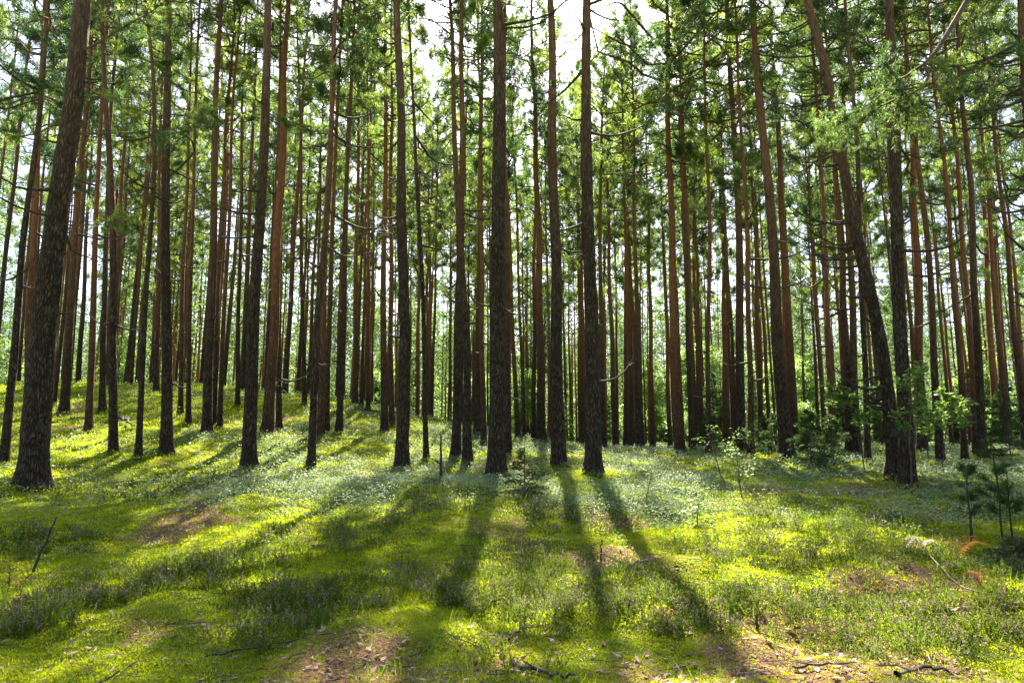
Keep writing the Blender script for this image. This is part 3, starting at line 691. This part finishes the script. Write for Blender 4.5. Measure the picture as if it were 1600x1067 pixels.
# far undergrowth mass
mb = MB(); rng = np.random.default_rng(8)
n = 2000; r = np.sqrt(rng.uniform(78 ** 2, 175 ** 2, n)); a = rng.uniform(-44, 44, n) * PI / 180; X, Y = r * np.sin(a), r * np.cos(a)
Z = terrain(X, Y); hh = rng.uniform(2, 10, n) * (.6 + .8 * fbm(X * .05, Y * .05, 91, 2)); kk = 300
P = np.repeat(np.stack([X, Y, Z], 1), kk, 0); tz = rng.uniform(0, 1, n * kk); H_ = np.repeat(hh, kk); w = (1 - .6 * tz) * .5 * H_ ** .7
P = P + np.stack([rng.normal(0, 1, n * kk) * w, rng.normal(0, 1, n * kk) * w, tz * H_], 1)
blades(mb, P, rdir(rng, n * kk) * np.array([1, 1, .4]), rng.uniform(.25, .45, n * kk), rng.uniform(.14, .22, n * kk), rng, 0)
mb.Q = [(mb.Q[0][0][:n * kk * 15 // 100], 0), (mb.Q[0][0][n * kk * 15 // 100:], 1)]
tag(link("far_undergrowth", mb.mesh("far_undergrowth", [M_broad, M_far], False)), "green undergrowth far off between the trunks", "undergrowth", None, "stuff")

# ------------------------------------------------------------------ ground cover
def scatter(n, r0, r1, seed, mask=None, half=47):
    rng = np.random.default_rng(seed); a = rng.uniform(-half, half, n) * PI / 180; r = r0 * (r1 / r0) ** rng.uniform(0, 1, n)
    x, y = r * np.sin(a), r * np.cos(a)
    if mask is not None:
        k = rng.uniform(0, 1, n) < mask(x, y); x, y, r = x[k], y[k], r[k]
    return x, y, ground_z(x, y), r, rng
def upish(rng, n, spread): return nrm(rng.normal(0, spread, (n, 3)) * np.array([1, 1, .3]) + np.array([0, 0, 1]))

# moss shoots
mb = MB(); x, y, z, r, rng = scatter(150000, 3.2, 46, 1, lambda x, y: (1 - .85 * lit_mask(x, y)) * (1 - .75 * bil_mask(x, y)))
kk = 6; s = np.repeat((r / 6) ** .75, kk); n = len(s)
P = np.repeat(np.stack([x, y, z - .004], 1), kk, 0) + rng.normal(0, .022, (n, 3)) * s[:, None] * np.array([1, 1, .1])
blades(mb, P, upish(rng, n, .8), .026 * s * rng.uniform(.6, 1.3, n), .009 * s, rng, 0, .45)
near_t = [(a_, b_, c_) for a_, b_, c_ in TREES if b_ < 26]
for (a_, b_, c_) in near_t:   # moss skirts creeping up the feet
    k = 420; th = rng.uniform(0, 6.28, k); rr_ = c_ * 1.25 + np.abs(rng.normal(0, .16, k)); px, py = a_ + rr_ * np.cos(th), b_ + rr_ * np.sin(th)
    hh_ = ground_z(px, py) + np.clip(.10 - (rr_ - c_ * 1.3) * .4, 0, .1); blades(mb, np.stack([px, py, hh_ - .02], 1), upish(rng, k, .8), .06 * rng.uniform(.6, 1.4, k), .02, rng, 0, .45)
tag(link("moss_cover", mb.mesh("moss_cover", [M_moss], False)), "yellow-green moss shoots carpeting the floor", "moss", None, "stuff")

# heather
mb = MB(); x, y, z, r, rng = scatter(8200, 3.4, 34, 2, lambda x, y: sst(.30, .70, heath_mask(x, y)) * (1 - .8 * bil_mask(x, y)))
nc = len(x); ks = 14; ps = np.repeat(np.stack([x, y, z - .01], 1), ks, 0); m_ = len(ps)
hs = np.repeat(rng.uniform(.10, .23, nc) * (1 + .25 * (r > 9)), ks) * rng.uniform(.6, 1.1, m_)
D = upish(rng, m_, .42); ps = ps + rng.normal(0, .055, (m_, 3)) * np.array([1, 1, 0])
rr = np.repeat(r, ks); wl = np.maximum(1, rr / 9)
blades(mb, ps, D, hs, .006 * wl, rng, 0)
for q in range(7):
    f_ = (q + .7) / 7.5; pq = ps + D * (hs * f_)[:, None]
    blades(mb, pq, nrm(D * .8 + rdir(rng, m_) * .8), .030 * rng.uniform(.7, 1.3, m_) * wl ** .5, .009 * wl, rng, 0)
fl = np.repeat(rng.uniform(0, 1, nc) < .62, ks) & (rng.uniform(0, 1, m_) < .6)
for q in range(5):
    f_ = .68 + .07 * q; pq = (ps + D * (hs * f_)[:, None])[fl]; k2 = len(pq)
    blades(mb, pq, nrm(D[fl] * .7 + rdir(rng, k2) * .7), .016 * wl[fl] ** .5, .012 * wl[fl] ** .5, rng, 1)
tag(link("heather_cover", mb.mesh("heather_cover", [M_heather, M_hflower], False)), "dark heather sprigs with faded pink tips", "heather", None, "stuff")

# bilberry carpet
mb = MB(); x, y, z, r, rng = scatter(80000, 8, 50, 3, lambda x, y: np.clip(bil_mask(x, y) + .04, 0, 1))
kk = 5; n = len(x) * kk; s = np.repeat((r / 14) ** .7, kk)
hgt = np.repeat(.07 + .22 * fbm(x * 1.3, y * 1.3, 33, 2), kk)
P = np.repeat(np.stack([x, y, z], 1), kk, 0) + np.stack([rng.normal(0, .06, n) * s, rng.normal(0, .06, n) * s, hgt * rng.uniform(.25, 1, n) * (.5 + 1.1 * np.repeat(fbm(x * 2.6, y * 2.6, 35, 2), kk))], 1)
D = rdir(rng, n) * np.array([1, 1, .4]); Nn = rng.normal(0, .5, (n, 3)) + np.array([0, -.15, 1])
blades(mb, P, D, .042 * s * rng.uniform(.7, 1.2, n), .026 * s, rng, 0, .5, Nn)
tag(link("bilberry_cover", mb.mesh("bilberry_cover", [M_bil], False)), "low bilberry carpet with its sun glint put into pale leaf colour", "bilberry", None, "stuff")

# grass blades
mb = MB(); x, y, z, r, rng = scatter(19000, 3.3, 26, 4, lambda x, y: np.clip(.25 + 1.5 * (fbm(x * .8, y * .8, 41, 3) - .45), .04, 1) * (1 - .5 * lit_mask(x, y)))
kk = 3; n = len(x) * kk; s = np.repeat(np.maximum(1, r / 9), kk)
P = np.repeat(np.stack([x, y, z], 1), kk, 0) + rng.normal(0, .02, (n, 3)) * np.array([1, 1, 0])
blades(mb, P, upish(rng, n, .45), rng.uniform(.06, .17, n), .005 * s, rng, 0, .35)
tag(link("grass_cover", mb.mesh("grass_cover", [M_grass], False)), "thin green grass among the moss", "grass", None, "stuff")

# fallen leaves, needles and bark scraps
mb = MB(); x, y, z, r, rng = scatter(11000, 3.3, 20, 6, lambda x, y: np.clip(lit_mask(x, y) * 1.1 + .04, 0, 1))
n = len(x); P = np.stack([x, y, z + .012], 1); D = rdir(rng, n) * np.array([1, 1, .25]); Nn = rng.normal(0, .35, (n, 3)) + np.array([0, 0, 1])
blades(mb, P, D, rng.uniform(.03, .085, n) * np.maximum(1, r / 10), rng.uniform(.018, .045, n), rng, 0, .5, Nn)
n2 = n * 3; P = np.repeat(P, 3, 0) + rng.normal(0, .08, (n2, 3)) * np.array([1, 1, .05]); blades(mb, P, rdir(rng, n2) * np.array([1, 1, .1]), rng.uniform(.05, .16, n2), .005, rng, 0)
x, y, z, r, rng = scatter(14000, 3.3, 30, 7, lambda x, y: .25 + .75 * sst(.4, .6, fbm(x * 1.1, y * 1.1, 57, 2)))
n = len(x); w_ = np.maximum(1, r / 8)
blades(mb, np.stack([x, y, z + .025], 1), rdir(rng, n) * np.array([1, 1, .35]), rng.uniform(.02, .11, n) * w_, rng.uniform(.004, .016, n) * w_, rng, 0, .5)
for q in range(420):   # small dead twigs lying about
    a = rng.uniform(-42, 42) * PI / 180; rr = 3.6 * (5 ** rng.uniform()); x0, y0 = rr * math.sin(a), rr * math.cos(a); az = rng.uniform(0, 6.28); l = rng.uniform(.08, .35)
    q_ = np.linspace(0, 1, 4); px = x0 + math.cos(az) * l * q_ + rng.normal(0, .012, 4); py = y0 + math.sin(az) * l * q_ + rng.normal(0, .012, 4)
    tube(mb, np.stack([px, py, ground_z(px, py) + .025 + rng.uniform(0, .03, 4)], 1), rng.uniform(.002, .006) * np.array([1, .8, .7, .4]), 4, 1)
tag(link("leaf_litter", mb.mesh("leaf_litter", [M_litter, M_twig], False)), "dry brown leaves and twig scraps between the moss", "leaf litter", None, "stuff")

# ------------------------------------------------------------------ saplings, ferns, dead wood
def sapling(u, v, H, lean, label, nl=260, ls=.11, R=.5, seed=0, name="leafy_sapling", low=.35, M=None, group=None):
    rng = np.random.default_rng(seed); b0 = at(u, v)
    root = empty(name, b0, label, "sapling", group); s = np.linspace(0, 1, 9); mt = MB(); mc = MB()
    P = np.stack([lean * H * s ** 1.3 + np.cumsum(rng.normal(0, .012 * H, 9)), np.cumsum(rng.normal(0, .012 * H, 9)), H * s], 1); P -= P[0]; P[0, 2] = -.05
    tube(mt, P, (.006 + .004 * H) * (1 - .75 * s) + .002, 6, 0); C = []
    for q in range(10):
        ss = low + (1 - low) * (q + rng.random()) / 10; b_ = np.array([np.interp(ss, s, P[:, a]) for a in range(3)])
        az = rng.uniform(0, 6.28); d = np.array([math.cos(az), math.sin(az) * .8, rng.uniform(.1, .5)]); l = R * rng.uniform(.4, 1) * (1.15 - .5 * ss)
        tp = b_ + d * l * np.linspace(0, 1, 4)[:, None]; tp[:, 2] -= .12 * l * np.linspace(0, 1, 4) ** 2
        tube(mt, tp, [.005, .004, .003, .002], 4, 0, cap=False); C += [tp[1], tp[2], tp[3], tp[3]]
    C = np.array(C); n = int(nl * 1.35); pk = rng.integers(0, len(C), n)
    Pl = C[pk] + rng.normal(0, .05, (n, 3)); D = rdir(rng, n) * np.array([1, 1, .35]); Nn = rng.normal(0, .35, (n, 3)) + np.array([0, 0, 1])
    # lobed leaf: three overlapping lobes folded along the rib
    S = nrm(np.cross(nrm(D), Nn)); L = ls * rng.uniform(.7, 1.2, n)
    blades(mc, Pl, D, L, L * .5, rng, 0, .6, Nn)
    blades(mc, Pl + nrm(D) * (L * .35)[:, None] + np.array([0, 0, .002]), nrm(D) * .6 + S * .8, L * .42, L * .25, rng, 0, .5, Nn)
    blades(mc, Pl + nrm(D) * (L * .35)[:, None] - np.array([0, 0, .002]), nrm(D) * .6 - S * .8, L * .42, L * .25, rng, 0, .5, Nn)
    link("stem", mt.mesh("stem", [M_limb], True), root); link("foliage", mc.mesh("foliage", [M or M_broad], False), root)
    return root
sapling(1424, 772, 2.35, .05, "bright green oak sapling in front of the sturdy brown pine's foot", 300, .13, .55, 1, low=.5)
sapling(1352, 738, 1.9, -.05, "wide leafy sapling left of the strongly leaning pine", 460, .13, 1.0, 2, low=.55)
sapling(1476, 742, 1.75, .22, "sapling with broad leaves reaching right, right of the sturdy brown pine", 360, .14, .8, 3, low=.55)
sapling(1452, 722, 1.5, -.2, "low dark leafy sapling between the sturdy pine and the right-reaching sapling", 240, .14, .7, 4, low=.4)
sapling(1160, 778, 1.15, -.12, "thin birch-like sapling with small leaves in front of the dark trunk cluster", 230, .06, .5, 5, low=.3)
sapling(1132, 765, 1.2, -.3, "shorter thin small-leaved sapling just left of the birch-like one", 150, .06, .45, 6, low=.3)
sapling(1178, 745, 1.3, .1, "slight sapling against the dark trunk cluster, tipped with pale leaves", 120, .06, .35, 7, low=.4)
sapling(622, 733, .75, -.1, "small pale leafy sprig at the foot of the thick centre-left trunk", 130, .06, .35, 8, low=.2)
sapling(1010, 790, .55, .2, "tiny green sapling in bilberry right of the long bending shadow", 60, .06, .25, 9, low=.2)
sapling(1090, 822, .4, .1, "tiny bright leafy plant in the sunlit moss right of the long shadow", 90, .08, .25, 10, low=.1)
sapling(25, 962, .2, .1, "little red-leaved plant in the moss at the bottom left", 26, .035, .1, 12, low=.1, M=M_red, name="red_plant")
sapling(15, 915, .18, -.1, "small red-leaved plant at the left edge, above the other red one", 22, .035, .1, 13, low=.1, M=M_red, name="red_plant")

def conifer_seedling(u, v, H, R, label, seed, nl=.06, name="young_spruce", dens=1.0):
    root = empty(name, at(u, v), label, "spruce"); a_, b_ = spruce_mesh(seed, H, R, dens, nl); link("trunk", a_, root); link("crown", b_, root)
conifer_seedling(820, 778, .85, .55, "small bright spruce seedling right of the darkest centre trunk's foot", 41)
conifer_seedling(1268, 728, 1.5, .8, "spruce seedling right of the thick twin trunks", 42, .09)
conifer_seedling(1108, 706, 1.3, .7, "flat-topped spruce seedling at the foot of the dark slender pine", 43, .09)
conifer_seedling(1212, 712, 1.3, .7, "spruce seedling left of the thick twin trunks' foot", 44, .09)
conifer_seedling(1300, 722, 1.3, .7, "spruce seedling between the twin trunks and the leafy saplings", 45, .09)
conifer_seedling(1580, 720, 1.7, .9, "dark spruce seedling near the right edge behind the thin young pines", 46, .09)
conifer_seedling(1590, 890, .35, .4, "tiny light green conifer at the right edge beside the yellow fern", 47, .05)

def young_pine(u, v, H, label, seed, R=.24):
    rng = np.random.default_rng(seed); root = empty("young_pine", at(u, v), label, "young pine"); mt = MB(); mc = MB()
    s = np.linspace(0, 1, 8); P = np.stack([np.cumsum(rng.normal(0, .012 * H, 8)), 0 * s, H * s], 1); P -= P[0]; P[0, 2] = -.04
    tube(mt, P, .012 * (1 - .7 * s) + .003, 6, 0); PP = []; DD = []
    for q in range(13):
        ss = rng.uniform(.25, 1); b_ = np.array([np.interp(ss, s, P[:, a]) for a in range(3)]); az = rng.uniform(0, 6.28)
        d = np.array([math.cos(az), math.sin(az), .7]); l = R * rng.uniform(.4, 1) * (1.2 - .6 * ss)
        tube(mt, b_ + d * l * np.linspace(0, 1, 3)[:, None], [.005, .004, .003], 4, 0, cap=False)
        for w in range(5): PP.append(b_ + d * l * rng.uniform(.35, 1.05)); DD.append(d)
    PP = np.repeat(np.array(PP), 24, 0); DD = nrm(np.repeat(nrm(np.array(DD)), 24, 0)); k = len(PP)
    blades(mc, PP + DD * rng.uniform(-.05, .05, (k, 1)), nrm(DD * .7 + rdir(rng, k) * .7), rng.uniform(.06, .10, k), .007, rng, 0)
    link("trunk", mt.mesh("trunk", [M_twig], True), root); link("crown", mc.mesh("crown", [M_spruce], False), root)
young_pine(1568, 850, 1.25, "tallest thin young pine in the shade near the right edge", 51)
young_pine(1582, 846, .9, "shorter young pine touching the tallest one near the right edge", 52, .2)
young_pine(1520, 842, .9, "slight young pine left of the tallest one, in dark bilberry", 53, .18)

def fern(u, v, Mf, label, seed, L=.45, fr=5, az0=None, hgt=.25):
    L *= .65; hgt *= .8
    rng = np.random.default_rng(seed); root = empty("fern", at(u, v), label, "fern")
    for i in range(fr):
        mb = MB(); az = (az0 if az0 is not None else 0) + rng.uniform(-1, 1) * (1.2 if az0 is not None else 3.1); s = np.linspace(0, 1, 10); l = L * rng.uniform(.75, 1.15)
        h = hgt * rng.uniform(.8, 1.2); P = np.stack([math.cos(az) * l * s, math.sin(az) * l * s, h * (np.sin(s * 2.3)) * 1.1], 1)
        tube(mb, P, .003 * (1 - .7 * s) + .001, 4, 0, cap=False)
        n = 26; ss = np.repeat(np.linspace(.22, .98, n // 2), 2); b0 = np.stack([np.interp(ss, s, P[:, a]) for a in range(3)], 1)
        d = np.array([math.cos(az), math.sin(az), 0]); sd_ = np.tile([1, -1], n // 2)[:, None] * np.cross(d, [0, 0, 1])[None]
        Ls = l * .42 * (1.08 - ss) ** .8
        blades(mb, b0, sd_ + d * .45 + np.array([0, 0, -.1]), Ls, Ls * .26 + .008, rng, 0, .4, np.tile([0, 0, 1.0], (n, 1)) + rng.normal(0, .15, (n, 3)))
        link("frond", mb.mesh("frond", [Mf], False), root)
fern(1490, 878, M_fern_y, "orange-yellow fern at the edge of the dark patch on the right", 61, .5, 6, 0.0, .22)
fern(1412, 868, M_fern_w, "bleached white fern left of the orange-yellow one", 62, .38, 5, .2, .2)
fern(1436, 866, M_fern_w, "smaller bleached fern between the white and the orange-yellow ones", 63, .26, 4, 0.0, .2)
fern(1512, 866, M_fern_r, "rust-brown fern right behind the orange-yellow one", 64, .25, 4, None, .22)
fern(1322, 747, M_fern_w, "pale dried fern far left of the strongly leaning pine's foot", 65, .6, 5, .2, .2)
fern(1388, 932, M_fern_y, "small yellowed plant left of the orange-yellow fern, low in the moss", 66, .2, 4, None, .1)
fern(1455, 815, M_fern_r, "dull brown fern in dark bilberry above the orange-yellow one", 67, .3, 4, None, .15)
fern(1036, 975, M_fern_y, "small orange-yellow leaf tuft right of the dark heather clump", 68, .13, 4, None, .1)
fern(1532, 915, M_fern_r, "faded reddish plant near the bottom right, below the orange-yellow fern", 69, .2, 4, None, .15)

def log(pix, r, label, name="fallen_branch", forks=1, seed=0, lift=.03):
    rng = np.random.default_rng(seed); pts = [at(*p) for p in pix]; base = pts[0].copy(); root = None; mb = MB()
    A = np.array([(p.x - base.x, p.y - base.y, p.z - base.z + lift) for p in pts]); s0 = np.linspace(0, 1, len(A)); s = np.linspace(0, 1, 12)
    P = np.stack([np.interp(s, s0, A[:, a]) for a in range(3)], 1); P[1:-1] += rng.normal(0, r * .6, (10, 3))
    tube(mb, P, r * (1 - .6 * s), 8, 0, .08, seed)
    for q in range(forks):
        k = rng.integers(3, 9); d = nrm(np.array([rng.normal(), rng.normal(), rng.uniform(.1, .8)])); l = rng.uniform(.15, .4)
        tube(mb, P[k] + d * l * np.linspace(0, 1, 4)[:, None], [r * .5, r * .4, r * .25, r * .1], 5, 0)
    o = link(name, mb.mesh(name, [M_twig], True), None, base); tag(o, label, "branch"); return o
M_twig_l = simple_mat("bleached_wood", (.22, .17, .12), (.42, .35, .27), 14)
log([(955, 893), (985, 886), (1018, 879)], .03, "short pale fallen branch on moss right of the heather clumps", seed=1).data.materials[0] = M_twig_l
log([(960, 897), (1000, 895), (1040, 899)], .012, "thin dark stick lying below the short pale fallen branch", seed=2)
log([(825, 908), (870, 903), (935, 906)], .010, "thin bleached stick between the two heather clumps", seed=3).data.materials[0] = M_twig_l
log([(755, 955), (775, 944), (805, 944)], .010, "thin dark bent stick below the middle heather clump", seed=4)
log([(795, 1005), (815, 990), (835, 984)], .010, "small curved dark twig above the leaf litter at bottom centre", seed=5)
log([(330, 1030), (420, 1022), (520, 995)], .007, "long thin brown stick low in the moss at bottom left", seed=6, forks=3)
log([(800, 1045), (850, 1058), (900, 1066)], .02, "dark stick at the bottom edge in the leaf litter", seed=7)
log([(1240, 1050), (1290, 1048), (1340, 1045)], .010, "dark rotten branch in the litter at the bottom right", seed=8)
log([(1400, 1060), (1450, 1052), (1500, 1062)], .015, "thin brown stick at the bottom edge, right of the rotten branch", seed=9)
log([(1555, 880), (1580, 872), (1600, 874)], .010, "bleached thin stick at the right edge by the tiny conifer", seed=10, lift=.15).data.materials[0] = M_twig_l
log([(1450, 868), (1500, 920), (1560, 935)], .008, "thin pale stick right of the bleached ferns", seed=11, lift=.02).data.materials[0] = M_twig_l
log([(180, 655), (210, 672)], .05, "fallen branch on the left slope behind the orange stems", seed=12, lift=.15)

# standing dead sticks
def snag(u, v, H, r, lean, label, name="dead_stump", forks=2, seed=0):
    rng = np.random.default_rng(seed); s = np.linspace(0, 1, 9); P = np.stack([lean * H * s + rng.normal(0, .01, 9) * s, 0 * s, H * s - .05 * (s == 0)], 1); mb = MB()
    tube(mb, P, r * (1 - .55 * s), 8, 0, .12, seed)
    for q in range(forks):
        b_ = P[rng.integers(3, 8)]; d = nrm(np.array([rng.choice([-1, 1]) * rng.uniform(.4, 1), rng.normal(0, .4), rng.uniform(.3, 1)])); l = H * rng.uniform(.12, .35)
        tube(mb, b_ + d * l * np.linspace(0, 1, 3)[:, None], [r * .45, r * .3, r * .12], 5, 0)
    tag(link(name, mb.mesh(name, [M_twig], True), None, at(u, v)), label, "dead stick")
snag(689, 752, .92, .035, -.02, "thin dark dead stump standing in pale bilberry left of centre", seed=1)
snag(50, 895, .55, .014, .35, "bare forked twig leaning right in moss at the lower left", "bare_twig", 5, 2)
snag(938, 888, .30, .012, .1, "short dark twig standing up beside the heather clump", "bare_twig", 0, 3)
snag(1183, 985, .12, .014, .05, "tiny black stub standing in the long bending shadow", "bare_twig", 0, 4)
snag(1518, 850, .9, .010, .02, "leafless thin stick standing in the dark patch at the right", "bare_twig", 2, 5)

# ---- near pine just outside the right edge; its branch hangs into the picture
bx_, by_ = 8.6, 9.4; bz_ = float(ground_z(bx_, by_))
hs = np.linspace(0, 20, 20); pth = np.stack([.02 * hs, 0 * hs, hs], 1)
root, P, R = add_pine(Vector((bx_, by_, bz_)), pth, .19, 20, "near pine outside the right edge whose gnarled branch hangs into the sky", None, 4242, .62, True, 2, .9, 18, hmin=8)
mb = MB(); D_ = 8.2
ctl = [on_plane(u, v, D_ + dd) - Vector((bx_, by_, bz_)) for (u, v, dd) in [(1760, -520, 1.0), (1650, -260, .7), (1560, -90, .35), (1512, 0, .2), (1485, 45, .1), (1462, 82, 0), (1444, 100, 0)]]
C = np.array([tuple(c_) for c_ in ctl]); C[0] = (.15, -.05, C[0][2]); s0 = np.linspace(0, 1, len(C)); s = np.linspace(0, 1, 22)
Pb = np.stack([np.interp(s, s0, C[:, a]) for a in range(3)], 1); tube(mb, Pb, .045 * (1 - .62 * s) + .003, 9, 1, .06, 3)
subs = [[(1444, 100), (1449, 112), (1451, 122), (1443, 132), (1428, 138), (1405, 140), (1385, 142)],
        [(1444, 100), (1430, 108), (1418, 118), (1400, 128), (1375, 150), (1345, 172), (1318, 185), (1298, 195)],
        [(1443, 132), (1425, 145), (1412, 165), (1402, 190), (1392, 205)], [(1430, 108), (1415, 130), (1408, 150), (1404, 170)],
        [(1428, 138), (1440, 160), (1452, 185), (1448, 205)], [(1428, 138), (1400, 155), (1372, 168), (1350, 185), (1330, 200)],
        [(1405, 130), (1392, 112), (1384, 100), (1378, 96)], [(1418, 118), (1422, 140), (1415, 175), (1418, 200)], [(1443, 132), (1462, 140), (1482, 146)]]
rng = np.random.default_rng(77); TP = []; TD = []; dens = [1, 3, 2.2, 2, 1.2, 2, 1.6, 2, .8]
for k, sub in enumerate(subs):
    pp = np.array([tuple(on_plane(u, v, D_ + (k % 3 - 1) * .12 * i_ / len(sub)) - Vector((bx_, by_, bz_))) for i_, (u, v) in enumerate(sub)])
    s0 = np.linspace(0, 1, len(pp)); s = np.linspace(0, 1, 12); q = np.stack([np.interp(s, s0, pp[:, a]) for a in range(3)], 1)
    r_ = (.022 if k == 0 else .014); tube(mb, q, r_ * (1 - .75 * s) + .002, 6, 1)
    n = int(12 * dens[k])
    for w in range(n):
        ss = rng.uniform(.3, 1.0); b_ = np.array([np.interp(ss, s, q[:, a]) for a in range(3)]); d = nrm(q[-1] - q[-4] + rng.normal(0, .13, 3)); l = rng.uniform(.05, .28)
        tube(mb, b_ + d * l * np.linspace(0, 1, 3)[:, None], [.005, .004, .002], 3, 1, cap=False); TP += [b_ + d * l, b_ + d * l * .6]; TD += [d, d]
for w in range(95):   # bright tuft at the branch's end
    c0 = on_plane(1305 + rng.normal(0, 18), 200 + rng.normal(0, 18), D_ + rng.normal(0, .12)) - Vector((bx_, by_, bz_)); TP.append(np.array(c0)); TD.append(nrm(np.array([-.5, 0, -.1]) + rng.normal(0, .5, 3)))
TP = np.repeat(np.array(TP), 26, 0); TD = np.repeat(np.array(TD), 26, 0); k = len(TP)
blades(mb, TP + TD * rng.uniform(-.04, .04, (k, 1)), nrm(TD * .8 + rdir(rng, k) * .7), rng.uniform(.05, .085, k), .006, rng, 0)
link("hanging_branch", mb.mesh("hanging_branch", [M_needle, M_limb], False), root)
